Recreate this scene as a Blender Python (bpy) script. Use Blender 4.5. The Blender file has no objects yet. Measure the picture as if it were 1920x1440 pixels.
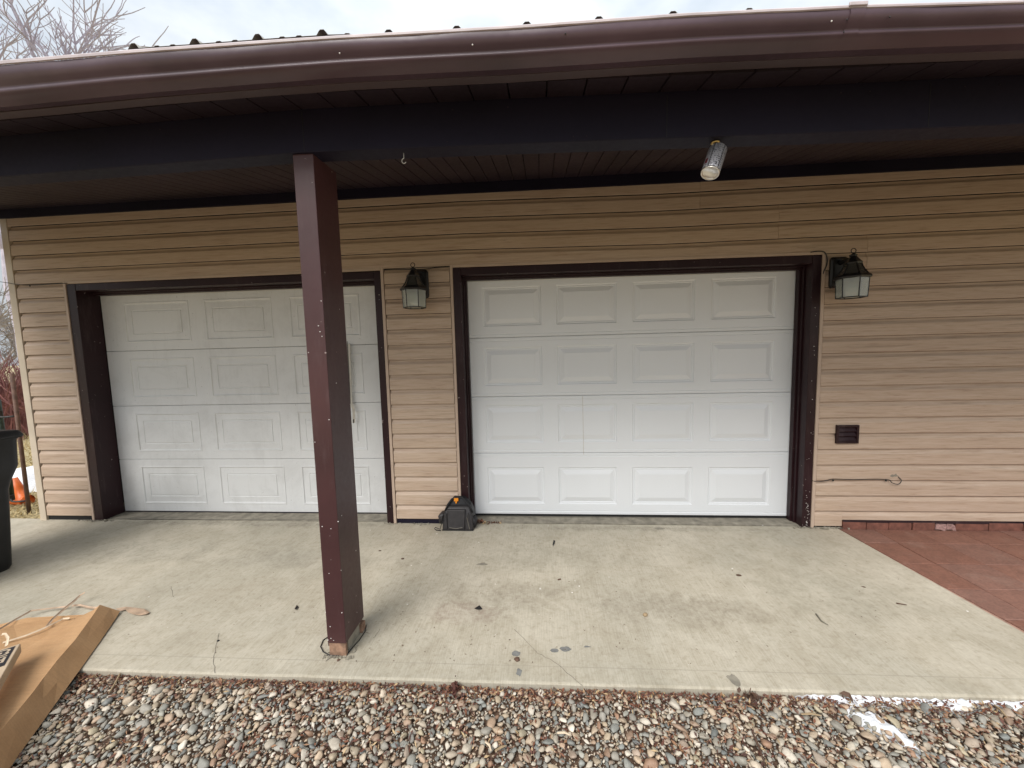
import bpy, math, random
import numpy as np
from mathutils import Vector, Matrix, noise
random.seed(7); rng = np.random.default_rng(7)
S = bpy.context.scene; COL = S.collection
R = math.radians
# ------------------------------------------------------------------ camera
CAM = np.array([0.63155, -3.28069, 1.53330]); YAW, PIT, ROL, FOC = 0.0787839, -0.0876887, -0.0256013, 721.0
def _basis():
    cy, sy, cp, sp, cr, sr = math.cos(YAW), math.sin(YAW), math.cos(PIT), math.sin(PIT), math.cos(ROL), math.sin(ROL)
    f = np.array([-sy*cp, cy*cp, sp]); r = np.array([cy, sy, 0.]); u = np.cross(r, f)
    return r*cr+u*sr, u*cr-r*sr, f
CR, CU, CF = _basis()
cd = bpy.data.cameras.new('camera'); cam = bpy.data.objects.new('camera', cd); COL.objects.link(cam)
cd.sensor_width = 36; cd.lens = FOC/1920*36; cd.clip_start = .05; cd.clip_end = 2000
M4 = Matrix.Identity(4)
for i in range(3):
    M4[i][0] = CR[i]; M4[i][1] = CU[i]; M4[i][2] = -CF[i]; M4[i][3] = CAM[i]
cam.matrix_world = M4; S.camera = cam
def at(px, py, x=None, y=None, z=None):
    """where the sight line through a pixel of the survey photograph meets a real plane"""
    d = CF + CR*(px-960)/FOC - CU*(py-720)/FOC
    i, v = [(i, v) for i, v in enumerate((x, y, z)) if v is not None][0]
    return CAM + d*((v-CAM[i])/d[i])
# ------------------------------------------------------------------ world, sun, exposure
SUN_EL, SUN_AZ = 48, 205
w = bpy.data.worlds.new('World'); S.world = w; w.use_nodes = True
nt = w.node_tree; N = nt.nodes; L = nt.links; N.clear()
out = N.new('ShaderNodeOutputWorld'); bg = N.new('ShaderNodeBackground')
sky = N.new('ShaderNodeTexSky'); sky.sky_type = 'NISHITA'; sky.sun_disc = False
sky.sun_elevation = R(SUN_EL); sky.sun_rotation = R(SUN_AZ); sky.air_density = 1.0; sky.dust_density = 4.0; sky.ozone_density = 1.0
tc = N.new('ShaderNodeTexCoord'); mp = N.new('ShaderNodeMapping'); mp.inputs['Scale'].default_value = (1.2, 1.2, 2.6)
nz = N.new('ShaderNodeTexNoise'); nz.inputs['Scale'].default_value = 1.6; nz.inputs['Detail'].default_value = 6; nz.inputs['Roughness'].default_value = .55
cr = N.new('ShaderNodeValToRGB'); cr.color_ramp.elements[0].position = .40; cr.color_ramp.elements[1].position = .62
cr.color_ramp.elements[0].color = (7.2, 8.0, 8.9, 1); cr.color_ramp.elements[1].color = (11.2, 11.6, 11.9, 1)
mx = N.new('ShaderNodeMix'); mx.data_type = 'RGBA'; mx.inputs['Factor'].default_value = .9
L.new(tc.outputs['Generated'], mp.inputs['Vector']); L.new(mp.outputs[0], nz.inputs['Vector']); L.new(nz.outputs['Fac'], cr.inputs[0])
sz = N.new('ShaderNodeSeparateXYZ'); L.new(tc.outputs['Generated'], sz.inputs[0])
gm = N.new('ShaderNodeMath'); gm.operation = 'MULTIPLY_ADD'; gm.use_clamp = False; L.new(sz.outputs[2], gm.inputs[0]); gm.inputs[1].default_value = .95; gm.inputs[2].default_value = .45   # overcast sky: brighter towards the zenith
gx = N.new('ShaderNodeMath'); gx.operation = 'MAXIMUM'; L.new(gm.outputs[0], gx.inputs[0]); gx.inputs[1].default_value = .42
vm = N.new('ShaderNodeVectorMath'); vm.operation = 'SCALE'; L.new(cr.outputs[0], vm.inputs[0]); L.new(gx.outputs[0], vm.inputs['Scale'])
L.new(sky.outputs[0], mx.inputs['A']); L.new(vm.outputs[0], mx.inputs['B']); L.new(mx.outputs['Result'], bg.inputs[0])
bg.inputs[1].default_value = .0515; L.new(bg.outputs[0], out.inputs[0])
sd = bpy.data.lights.new('sun', 'SUN'); sd.energy = 1.5; sd.angle = R(36); sd.color = (1, .965, .92)
sun = bpy.data.objects.new('sun', sd); COL.objects.link(sun)
sv = Vector((math.sin(R(SUN_AZ))*math.cos(R(SUN_EL)), math.cos(R(SUN_AZ))*math.cos(R(SUN_EL)), math.sin(R(SUN_EL))))
sun.rotation_euler = sv.to_track_quat('Z', 'Y').to_euler(); sun.location = sv*20
S.view_settings.view_transform = 'Standard'; S.view_settings.look = 'None'; S.view_settings.gamma = 1
S.view_settings.exposure = 1.16; S.view_settings.use_curve_mapping = False
S.render.engine = 'CYCLES'
# ------------------------------------------------------------------ materials
class NB:
    def __init__(s, name):
        s.m = bpy.data.materials.new(name); s.m.use_nodes = True; s.n = s.m.node_tree.nodes; s.l = s.m.node_tree.links
        s.b = s.n['Principled BSDF']; s.o = s.n['Material Output']
    def add(s, t, **k):
        n = s.n.new(t)
        for a, v in k.items():
            if a in n.inputs.keys(): 
                n.inputs[a].default_value = v
            else: setattr(n, a, v)
        return n
    def link(s, a, b): s.l.new(a, b)
    def coord(s, scale=(1, 1, 1), kind='Object', rnd=False):
        t = s.add('ShaderNodeTexCoord'); m = s.add('ShaderNodeMapping'); m.inputs['Scale'].default_value = scale
        s.link(t.outputs[kind], m.inputs['Vector'])
        if rnd:
            oi = s.add('ShaderNodeObjectInfo'); mu = s.add('ShaderNodeMath', operation='MULTIPLY'); mu.inputs[1].default_value = 37
            s.link(oi.outputs['Random'], mu.inputs[0]); s.link(mu.outputs[0], m.inputs['Location'])
        return m.outputs[0]
    def noise(s, vec, scale, detail=4, rough=.55, dist=0):
        n = s.add('ShaderNodeTexNoise', Scale=scale, Detail=detail, Roughness=rough, Distortion=dist); s.link(vec, n.inputs['Vector']); return n.outputs['Fac']
    def ramp(s, fac, *stops, interp='LINEAR'):
        n = s.add('ShaderNodeValToRGB'); n.color_ramp.interpolation = interp; e = n.color_ramp.elements
        while len(e) < len(stops): e.new(.5)
        for el, (p, c) in zip(e, stops):
            el.position = p; el.color = (c if len(c) == 4 else (*c, 1)) if isinstance(c, tuple) else (c, c, c, 1)
        s.link(fac, n.inputs[0]); return n.outputs[0]
    def mix(s, fac, a, b, mode='MIX'):
        n = s.add('ShaderNodeMix', data_type='RGBA', blend_type=mode)
        for v, k in ((fac, 'Factor'), (a, 'A'), (b, 'B')):
            if isinstance(v, (int, float)): n.inputs[k].default_value = v
            elif isinstance(v, tuple): n.inputs[k].default_value = (*v, 1)[:4]
            else: s.link(v, n.inputs[k])
        return n.outputs['Result']
    def math(s, op, a, b=None):
        n = s.add('ShaderNodeMath', operation=op)
        for i, v in enumerate((a, b)):
            if v is None: continue
            if isinstance(v, (int, float)): n.inputs[i].default_value = v
            else: s.link(v, n.inputs[i])
        return n.outputs[0]
    def bump(s, h, strength=.3, dist=.002):
        n = s.add('ShaderNodeBump', Strength=strength, Distance=dist); s.link(h, n.inputs['Height']); s.link(n.outputs[0], s.b.inputs['Normal'])
    def col(s, c):
        if isinstance(c, tuple): s.b.inputs['Base Color'].default_value = (*c, 1)[:4]
        else: s.link(c, s.b.inputs['Base Color'])
    def rough(s, r):
        if isinstance(r, (int, float)): s.b.inputs['Roughness'].default_value = r
        else: s.link(r, s.b.inputs['Roughness'])
def simple(name, c, rough=.5, metal=0, var=.15, scale=30, bump=.1):
    b = NB(name); v = b.coord(); n = b.noise(v, scale)
    lo = tuple(x*(1-var) for x in c); hi = tuple(min(1, x*(1+var)) for x in c)
    b.col(b.ramp(n, (.3, lo), (.7, hi))); b.rough(rough); b.b.inputs['Metallic'].default_value = metal
    if bump: b.bump(n, bump, .002)
    return b.m
M = {}
def m_brown(name, c=(.024, .0085, .0105), rough=.38, chips=True, var=.25, spec=.3):
    b = NB(name); b.b.inputs['Specular IOR Level'].default_value = spec; v = b.coord(); n1 = b.noise(v, 2.2, 5); n2 = b.noise(v, 45, 4)
    base = b.ramp(n1, (.3, tuple(x*(1-var) for x in c)), (.72, tuple(x*(1+var) for x in c)))
    if chips:
        n3 = b.noise(v, 34, 3, .6); spot = b.ramp(n3, (.715, 0.), (.735, 1.)); base = b.mix(b.math('MULTIPLY', spot, .6), base, (.45, .38, .36))
        n4 = b.noise(b.coord((1, 1, .15)), 14, 6, .7); base = b.mix(b.math('MULTIPLY', b.ramp(n4, (.55, 0.), (.8, 1.)), .22), base, (.2, .15, .15))
    b.col(base); b.rough(b.math('ADD', b.math('MULTIPLY', n2, .25), rough-.12)); b.bump(n2, .12, .001); return b.m
M['brown'] = m_brown('brown_painted_trim')
M['brown_post'] = m_brown('brown_painted_post', (.060, .0235, .0245), spec=.5)
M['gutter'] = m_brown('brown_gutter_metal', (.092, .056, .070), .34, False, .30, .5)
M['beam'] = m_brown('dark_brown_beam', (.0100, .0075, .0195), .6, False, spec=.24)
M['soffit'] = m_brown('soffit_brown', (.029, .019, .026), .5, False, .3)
M['fascia'] = m_brown('bounce_pale_fascia', (.085, .062, .066), .45, False, .2)  # paler brown stands in for ground light caught by the underside
M['lip'] = simple('sky_sheen_gutter_lip', (.52, .45, .46), .35, var=.18, scale=9)  # pale colour paints in the sky reflecting along the gutter rim
M['black'] = simple('matte_black', (.012, .012, .013), .55)
M['black_metal'] = simple('lantern_black_metal', (.012, .011, .011), .38, var=.3)
M['void'] = simple('dark_cavity', (.01, .009, .009), .9, bump=0)
def m_siding():
    b = NB('woodgrain_vinyl'); v = b.coord((.9, 1, 17), rnd=True); n = b.noise(v, 5, 8, .62, .6)
    n2 = b.noise(b.coord((.35, 1, 2.2), rnd=True), 3.5, 3); n3 = b.noise(b.coord((2, 1, 90), rnd=True), 6, 4)
    c = b.ramp(n, (.30, (.42, .295, .215)), (.45, (.545, .415, .31)), (.6, (.58, .452, .35)), (.75, (.64, .52, .415)))
    c = b.mix(.5, c, b.ramp(n2, (.3, (.86, .82, .80)), (.5, (1.0, .975, .965)), (.7, (1.0, 1.0, 1.0))), 'MULTIPLY')
    c = b.mix(.35, c, b.ramp(n3, (.35, (.72, .66, .60)), (.6, (1., 1., 1.))), 'MULTIPLY')
    d = b.noise(b.coord((1.3, 1, 26), rnd=True), 1.6, 7, .7, .8); c = b.mix(b.ramp(d, (.56, 0.), (.72, .55)), c, (.27, .205, .15))
    b.col(c); b.rough(.52); b.bump(n3, .18, .001); return b.m
M['siding'] = m_siding()
M['jtrim'] = simple('tan_vinyl_trim', (.53, .405, .315), .45, var=.08, scale=6)
M['cornertrim'] = simple('beige_corner_trim', (.60, .51, .40), .45, var=.10, scale=5)
def m_door(name, base, dirt, emboss):
    b = NB(name); v = b.coord(); st = b.noise(b.coord((6, 1, 60)), 5, 5, .6); st2 = b.noise(b.coord((40, 1, 9)), 4, 3)
    c = b.ramp(b.noise(v, 1.5, 3), (.3, tuple(x*.97 for x in base)), (.7, base))
    if dirt:
        d1 = b.noise(v, 2.6, 8, .7, .4); d2 = b.noise(b.coord((9, 1, .8)), 3, 6, .7); d3 = b.noise(v, 60, 3)
        c = b.mix(b.ramp(d1, (.48, 0.), (.76, .42)), c, (.48, .475, .46)); c = b.mix(b.ramp(d2, (.55, 0.), (.85, .3)), c, (.42, .41, .38))
        c = b.mix(b.ramp(d3, (.70, 0.), (.75, .55)), c, (.25, .24, .22))
    h = b.math('ADD', st, b.math('MULTIPLY', st2, .6))
    b.col(c); b.rough(.36 if not dirt else .5); b.bump(h, emboss, .0012); return b.m
M['door_new'] = m_door('white_embossed_steel', (.84, .86, .88), False, .7)
M['door_old'] = m_door('grimy_white_steel', (.77, .775, .77), True, .3)
def m_concrete():
    b = NB('broomed_concrete'); v = b.coord()
    br = b.noise(b.coord((70, 2.2, 1)), 3, 4, .6); f = b.noise(v, 90, 5, .7); bigs = b.noise(v, .9, 5, .6, .3); md = b.noise(v, 5, 8, .7, .5)
    c = b.ramp(bigs, (.3, (.43, .40, .325)), (.55, (.53, .485, .395)), (.75, (.60, .55, .455)))
    c = b.mix(.75, c, b.ramp(md, (.25, (.70, .67, .61)), (.6, (1., 1., 1.))), 'MULTIPLY'); sp0 = b.noise(v, 28, 6, .75); c = b.mix(.5, c, b.ramp(sp0, (.30, (.56, .51, .44)), (.50, (1., 1., 1.))), 'MULTIPLY'); pt = b.noise(v, 2.3, 9, .78, .8); c = b.mix(b.ramp(pt, (.54, 0.), (.74, .45)), c, (.36, .31, .235))
    c = b.mix(.6, c, b.ramp(br, (.3, (.76, .74, .71)), (.6, (1.06, 1.06, 1.05))), 'MULTIPLY')
    c = b.mix(.45, c, b.ramp(f, (.3, (.78, .77, .75)), (.6, (1.03, 1.03, 1.02))), 'MULTIPLY')
    # worn dirt patches with their own place on the slab
    sp = b.add('ShaderNodeSeparateXYZ'); b.link(b.add('ShaderNodeTexCoord').outputs['Object'], sp.inputs[0])
    for (x, y, rx, ry, st, cc) in ((.30, -1.02, .42, .20, .55, (.27, .235, .18)), (1.35, -1.08, .60, .16, .55, (.26, .225, .17)), (.62, -.55, .55, .22, .35, (.30, .28, .22)),
                                   (-1.2, -.62, .9, .16, .35, (.27, .255, .215)), (.12, -1.17, .28, .10, .6, (.27, .20, .16)), (-2.5, -.55, .7, .2, .35, (.26, .25, .21)), (2.4, -.9, .5, .25, .3, (.29, .28, .22)), (1.4, -.07, 1.5, .05, .5, (.22, .20, .16)), (-2.2, -.05, 1.5, .06, .55, (.21, .19, .16))):
        dx = b.math('DIVIDE', b.math('SUBTRACT', sp.outputs[0], x), rx); dy = b.math('DIVIDE', b.math('SUBTRACT', sp.outputs[1], y), ry)
        d2 = b.math('ADD', b.math('MULTIPLY', dx, dx), b.math('MULTIPLY', dy, dy)); d2 = b.math('ADD', d2, b.math('MULTIPLY', b.math('SUBTRACT', md, .5), 4.2))
        c = b.mix(b.math('MULTIPLY', b.math('MULTIPLY', b.ramp(d2, (0.0, 1.), (1.2, 0.)), b.ramp(sp0, (.38, 1.), (.62, .25))), st), c, cc)
    sc = b.math('ABSOLUTE', b.math('SUBTRACT', sp.outputs[1], b.math('ADD', -1.545, b.math('MULTIPLY', sp.outputs[0], .0149))))
    ln = b.ramp(b.math('MULTIPLY', sc, 100), (.15, 1.), (.35, 0.)); c = b.mix(b.math('MULTIPLY', ln, b.math('MULTIPLY', md, .7)), c, (.24, .22, .18))
    edge = b.ramp(b.math('ADD', sp.outputs[2], .05), (.0, 1.), (.045, 0.)); c = b.mix(b.math('MULTIPLY', edge, .55), c, (.22, .20, .17))
    b.col(c); b.rough(.82); b.bump(b.math('ADD', b.math('MULTIPLY', br, .8), f), .4, .002); return b.m
M['concrete'] = m_concrete()
M['threshold'] = simple('dirty_threshold_concrete', (.27, .245, .195), .85, var=.35, scale=14, bump=.4)
def m_paver():
    b = NB('red_paver'); v = b.coord(rnd=False); oi = b.add('ShaderNodeObjectInfo'); n = b.noise(v, 9, 7, .7); f = b.noise(v, 80, 3)
    c = b.ramp(oi.outputs['Random'], (0, (.235, .110, .078)), (.5, (.285, .138, .098)), (1, (.25, .135, .105)))
    c = b.mix(.6, c, b.ramp(n, (.3, (.62, .60, .58)), (.65, (1.1, 1.06, 1.03))), 'MULTIPLY'); c = b.mix(.45, c, b.ramp(f, (.35, .6), (.6, 1.1)), 'MULTIPLY'); n3 = b.noise(v, 3.1, 8, .75); c = b.mix(b.ramp(n3, (.55, 0.), (.75, .4)), c, (.36, .27, .22)); c = b.mix(b.ramp(n3, (.25, .5), (.4, 0.)), c, (.10, .05, .04))
    b.col(c); b.rough(.7); b.bump(b.math('ADD', n, f), .35, .002); return b.m
M['paver'] = m_paver()
M['brick'] = simple('red_edging_brick', (.19, .075, .052), .8, var=.35, scale=22, bump=.5)
def m_pebble():
    b = NB('river_pebbles'); g = b.add('ShaderNodeNewGeometry'); rnd = g.outputs['Random Per Island']; v = b.coord()
    pal = [(.43, .35, .25), (.31, .30, .27), (.50, .39, .28), (.19, .205, .205), (.56, .48, .38), (.42, .30, .21), (.25, .27, .26), (.62, .57, .49), (.38, .35, .29), (.50, .39, .28),
           (.34, .34, .30), (.46, .40, .28), (.21, .225, .215), (.68, .62, .53), (.33, .20, .13), (.50, .45, .37), (.29, .275, .24), (.42, .33, .26)]
    c = b.ramp(rnd, *[(i/len(pal), p) for i, p in enumerate(pal)], interp='CONSTANT')
    r2 = b.math('FRACT', b.math('MULTIPLY', rnd, 91.7)); c = b.mix(1., c, b.ramp(r2, (0., .72), (1., 1.18)), 'MULTIPLY'); c = b.mix(b.math('MULTIPLY', b.math('FRACT', b.math('MULTIPLY', rnd, 57.3)), .35), c, (.42, .38, .31))
    n = b.noise(v, 140, 4, .65); n2 = b.noise(v, 33, 3); c = b.mix(.55, c, b.ramp(n, (.3, (.72, .70, .68)), (.66, (1.12, 1.1, 1.06))), 'MULTIPLY')
    c = b.mix(.4, c, b.ramp(n2, (.35, (.8, .76, .72)), (.6, (1.05, 1.03, 1.0))), 'MULTIPLY')
    b.col(c); b.rough(.62); b.bump(n, .25, .001); return b.m
M['pebble'] = m_pebble()
def m_litter():
    b = NB('leaf_litter'); g = b.add('ShaderNodeNewGeometry'); c = b.ramp(g.outputs['Random Per Island'], (0, (.12, .045, .028)), (.3, (.19, .075, .04)), (.5, (.08, .036, .027)), (.72, (.28, .15, .08)), (.92, (.46, .33, .18)), interp='CONSTANT')
    b.col(c); b.rough(.7); return b.m
M['litter'] = m_litter()
def m_soil():
    b = NB('dark_soil'); v = b.coord(); n = b.noise(v, 45, 8, .7); b.col(b.ramp(n, (.3, (.06, .035, .022)), (.5, (.14, .085, .055)), (.7, (.25, .17, .12)))); b.rough(.95); b.bump(n, .8, .01); return b.m
M['soil'] = m_soil()
def m_field():
    b = NB('dry_field'); v = b.coord(); n = b.noise(v, .35, 8, .7); n2 = b.noise(v, 9, 6, .7)
    c = b.ramp(n, (.3, (.30, .24, .12)), (.6, (.42, .35, .20)), (.8, (.48, .42, .28))); c = b.mix(.6, c, b.ramp(n2, (.3, .55), (.65, 1.1)), 'MULTIPLY'); b.col(c); b.rough(.95); b.bump(n2, .8, .03); return b.m
M['field'] = m_field()
M['snow'] = simple('crusty_snow', (.74, .76, .79), .55, var=.12, scale=60, bump=.4)
def m_card():
    b = NB('kraft_cardboard'); v = b.coord(); fl = b.noise(b.coord((3, 60, 3)), 3, 3); n = b.noise(v, 5, 6, .6); f = b.noise(v, 150, 2)
    c = b.ramp(n, (.3, (.43, .245, .115)), (.7, (.54, .33, .17))); c = b.mix(.35, c, b.ramp(fl, (.35, .82), (.6, 1.05)), 'MULTIPLY'); c = b.mix(.2, c, b.ramp(f, (.35, .7), (.6, 1.1)), 'MULTIPLY')
    b.col(c); b.rough(.72); b.bump(b.math('ADD', n, fl), .25, .003); return b.m
M['card'] = m_card()
M['card_pale'] = simple('pale_box_cardboard', (.47, .36, .25), .7, var=.12, scale=12)
M['strap'] = simple('torn_paper_strip', (.42, .30, .21), .7, var=.3, scale=20)
M['straplight'] = simple('torn_strip_pale_edge', (.62, .50, .36), .7, var=.15, scale=20)
M['ink'] = simple('black_print', (.02, .018, .022), .6, bump=0)
M['paper'] = simple('print_reversed_out', (.50, .40, .29), .7, bump=0)
M['bag'] = simple('worn_black_nylon', (.030, .027, .028), .5, var=.3, scale=25, bump=.5)
M['bag_dark'] = simple('black_mesh_pocket', (.010, .010, .012), .65, var=.4, scale=90, bump=.6)
M['orange'] = simple('orange_plastic', (.85, .30, .02), .4, var=.08)
M['orange2'] = simple('weathered_orange_plastic', (.78, .17, .035), .4, var=.2, scale=8)
M['bin'] = simple('black_bin_plastic', (.012, .0125, .015), .42, var=.3, scale=12, bump=.3)
M['green'] = simple('dark_green_gate_paint', (.018, .035, .022), .5, var=.3)
M['rust'] = simple('rusty_brown_post', (.13, .075, .055), .8, var=.35, scale=20)
M['iron'] = simple('black_iron', (.02, .018, .018), .5)
M['alu'] = simple('bare_aluminium', (.82, .78, .72), .28, 1., var=.06)
M['brass'] = simple('brass', (.70, .52, .22), .3, 1.)
M['steelwhite'] = simple('white_coated_hook', (.7, .7, .68), .4)
M['offwhite'] = simple('yellowed_white_plastic', (.72, .69, .62), .5, var=.06)
M['frayed'] = simple('frayed_plastic_film', (.55, .51, .44), .5)
M['greyblock'] = simple('grey_latch', (.20, .18, .14), .5)
M['bulb'] = simple('frosted_bulb', (.85, .83, .78), .3, var=.02, bump=0)
M['rawfoot'] = simple('bare_rusty_post_foot', (.25, .150, .098), .85, var=.45, scale=28, bump=.6)
M['bark'] = simple('haze_pale_bark', (.50, .46, .52), .9, var=.2, scale=6)  # bark colour lightened to carry the bloom and haze of the bright sky
M['redtwig'] = simple('red_osier_twigs', (.23, .095, .085), .8, var=.4, scale=3)
M['greytwig'] = simple('grey_twigs', (.36, .32, .30), .85, var=.3, scale=3)
M['straw'] = simple('dry_grass', (.50, .40, .21), .85, var=.25, scale=5)
M['wet'] = simple('wet_grey_patch', (.20, .20, .19), .12, var=.25, scale=30, bump=0)
M['chip'] = simple('white_paint_flake', (.80, .78, .74), .5)
M['leaf'] = simple('dry_brown_leaf', (.10, .055, .035), .7, var=.3)
M['blackleaf'] = simple('black_flake', (.012, .01, .01), .5)
M['tanleaf'] = simple('tan_leaf', (.33, .24, .14), .7)
M['crack'] = simple('crack_dark_grit', (.10, .09, .075), .95, bump=0)  # plain dark grit colour for cracks and joint lines
M['grout'] = simple('pale_grout', (.36, .22, .17), .9, var=.3, scale=20)
M['roofmetal'] = simple('brown_roof_metal', (.36, .34, .30), .45, var=.2)
M['quartz'] = simple('white_flecked_rock', (.36, .22, .20), .5, var=.5, scale=60)
def m_glass(name, tint):
    b = NB(name); b.col(tint); b.rough(.08); b.b.inputs['Transmission Weight'].default_value = .72; b.b.inputs['IOR'].default_value = 1.45; return b.m
M['glass'] = m_glass('clear_lantern_glass', (.86, .90, .85)); M['smoked'] = m_glass('smoky_roof_glass', (.42, .44, .40))
def m_canprint():
    b = NB('can_print'); v = b.coord((1, 1, 1)); sp = b.add('ShaderNodeSeparateXYZ'); b.link(v, sp.inputs[0])
    n = b.noise(b.coord((260, 260, 60)), 1.0, 1); rows = b.ramp(b.math('FRACT', b.math('MULTIPLY', sp.outputs[2], 105)), (.45, 0.), (.5, 1.), interp='CONSTANT')
    ink = b.math('MULTIPLY', b.ramp(n, (.49, 0.), (.52, 1.)), rows); c = b.mix(b.math('MULTIPLY', ink, .85), (.50, .50, .54), (.05, .05, .07))
    b.col(c); b.rough(.35); b.b.inputs['Metallic'].default_value = .5; return b.m
M['canprint'] = m_canprint()
# ------------------------------------------------------------------ mesh helpers
class MB:
    def __init__(s): s.v = []; s.f = []; s.sm = []
    def add(s, vs, fs, smooth=False):
        o = len(s.v); s.v += [tuple(map(float, p)) for p in vs]; s.f += [tuple(i+o for i in f) for f in fs]; s.sm += [smooth]*len(fs); return s
    def box(s, x0, x1, y0, y1, z0, z1):
        return s.add([(x, y, z) for x in (x0, x1) for y in (y0, y1) for z in (z0, z1)], [(0, 1, 3, 2), (4, 6, 7, 5), (0, 4, 5, 1), (2, 3, 7, 6), (0, 2, 6, 4), (1, 5, 7, 3)])
    def obox(s, c, ax, ay, az):
        c, ax, ay, az = map(Vector, (c, ax, ay, az))
        return s.add([c+ax*i+ay*j+az*k for i in (-1, 1) for j in (-1, 1) for k in (-1, 1)], [(0, 1, 3, 2), (4, 6, 7, 5), (0, 4, 5, 1), (2, 3, 7, 6), (0, 2, 6, 4), (1, 5, 7, 3)])
    def tube(s, pts, r, n=8, cap=True):
        pts = [Vector(p) for p in pts]; rs = r if isinstance(r, (list, tuple)) else [r]*len(pts); vs = []; up = None
        for i, p in enumerate(pts):
            t = (pts[min(i+1, len(pts)-1)]-pts[max(i-1, 0)]).normalized()
            if up is None: up = t.orthogonal().normalized()
            up = (up-t*up.dot(t)); up = up.normalized() if up.length > 1e-6 else t.orthogonal().normalized(); q = t.cross(up)
            vs += [p+(up*math.cos(2*math.pi*k/n)+q*math.sin(2*math.pi*k/n))*rs[i] for k in range(n)]
        fs = [(i*n+k, i*n+(k+1) % n, (i+1)*n+(k+1) % n, (i+1)*n+k) for i in range(len(pts)-1) for k in range(n)]
        if cap: fs += [tuple(range(n))[::-1], tuple((len(pts)-1)*n+k for k in range(n))]
        return s.add(vs, fs, n > 5)
    def rings(s, loops, smooth=False, cap0=True, cap1=True):
        n = len(loops[0]); vs = [p for l in loops for p in l]
        fs = [(i*n+k, i*n+(k+1) % n, (i+1)*n+(k+1) % n, (i+1)*n+k) for i in range(len(loops)-1) for k in range(n)]
        if cap0: fs.append(tuple(range(n))[::-1])
        if cap1: fs.append(tuple((len(loops)-1)*n+k for k in range(n)))
        return s.add(vs, fs, smooth)
    def strip(s, profs, smooth=False, close=False):
        """profs: list of stations, each a list of points (open profile)"""
        n = len(profs[0]); vs = [p for l in profs for p in l]; e = n if close else n-1
        return s.add(vs, [(i*n+k, (i+1)*n+k, (i+1)*n+(k+1) % n, i*n+(k+1) % n) for i in range(len(profs)-1) for k in range(e)], smooth)
    def lathe(s, prof, c=(0, 0, 0), n=16, axis=None):
        loops = [[(r*math.cos(2*math.pi*k/n), r*math.sin(2*math.pi*k/n), z) for k in range(n)] for r, z in prof]
        mt = Vector(axis).to_track_quat('Z', 'Y').to_matrix() if axis is not None else Matrix.Identity(3); c = Vector(c)
        return s.rings([[mt @ Vector(p)+c for p in l] for l in loops], True)
    def build(s, name, mat, parent=None, bevel=0, **tags):
        me = bpy.data.meshes.new(name); me.from_pydata(s.v, [], s.f); me.materials.append(M[mat] if isinstance(mat, str) else mat)
        me.polygons.foreach_set('use_smooth', s.sm); me.validate()
        import bmesh
        bm = bmesh.new(); bm.from_mesh(me); bmesh.ops.recalc_face_normals(bm, faces=bm.faces); bm.to_mesh(me); bm.free()
        o = bpy.data.objects.new(name, me); COL.objects.link(o)
        if parent is not None: o.parent = parent; o.matrix_parent_inverse = parent.matrix_basis.inverted()
        if bevel:
            b = o.modifiers.new('edge', 'BEVEL'); b.width = bevel; b.segments = 2; b.limit_method = 'ANGLE'
        for k, v in tags.items(): o[k] = v
        return o
def box(name, mat, parent, a, b_, bevel=0, **t):
    return MB().box(min(a[0], b_[0]), max(a[0], b_[0]), min(a[1], b_[1]), max(a[1], b_[1]), min(a[2], b_[2]), max(a[2], b_[2])).build(name, mat, parent, bevel, **t)
def thing(name, label, cat, loc=(0, 0, 0), group=None):
    o = bpy.data.objects.new(name, None); COL.objects.link(o); o.location = loc; o['label'] = label; o['category'] = cat; o.empty_display_size = .1
    if group: o['group'] = group
    return o
def dress(o, label, cat, group=None):
    o['label'] = label; o['category'] = cat
    if group: o['group'] = group
    return o
# ------------------------------------------------------------------ surveyed curves of the sagging building
def lerp(tab, x): return float(np.interp(x, [t[0] for t in tab], [t[1] for t in tab]))
SAG = [(-5, .0), (-2, .007), (-.45, .024), (.52, 0), (1.9, -.042), (2.53, -.056), (6.5, -.12)]
GT = [(-5, 2.70), (-1.42, 2.689), (-.88, 2.684), (-.38, 2.674), (-.06, 2.666), (.55, 2.646), (1.12, 2.636), (1.65, 2.614), (2.16, 2.583), (6.5, 2.42)]
GB = [(-5, 2.565), (-1.55, 2.573), (-.98, 2.581), (-.44, 2.580), (-.10, 2.577), (.54, 2.557), (1.15, 2.547), (1.71, 2.528), (2.24, 2.505), (6.5, 2.35)]
WT = [(-5, 2.842), (-1.2, 2.840), (.41, 2.824), (1.77, 2.814), (3.05, 2.805), (4.24, 2.799), (6.5, 2.785)]
def drop(x): return -.03*min(1, max(0, x/1.6))
def ceil_z(x, y):
    zw = 2.925+.7*(lerp(WT, x)-2.84); t = -y/1.54
    return zw*(1-t)+(2.603+lerp(SAG, x))*t
XS_BEND = [-4.6, -3.6, -2.8, -2, -1.4, -.98, -.7, -.45, -.1, .2, .54, .9, 1.2, 1.55, 1.9, 2.2, 2.53, 3.2, 4.2, 5.2, 6.4]
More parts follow.
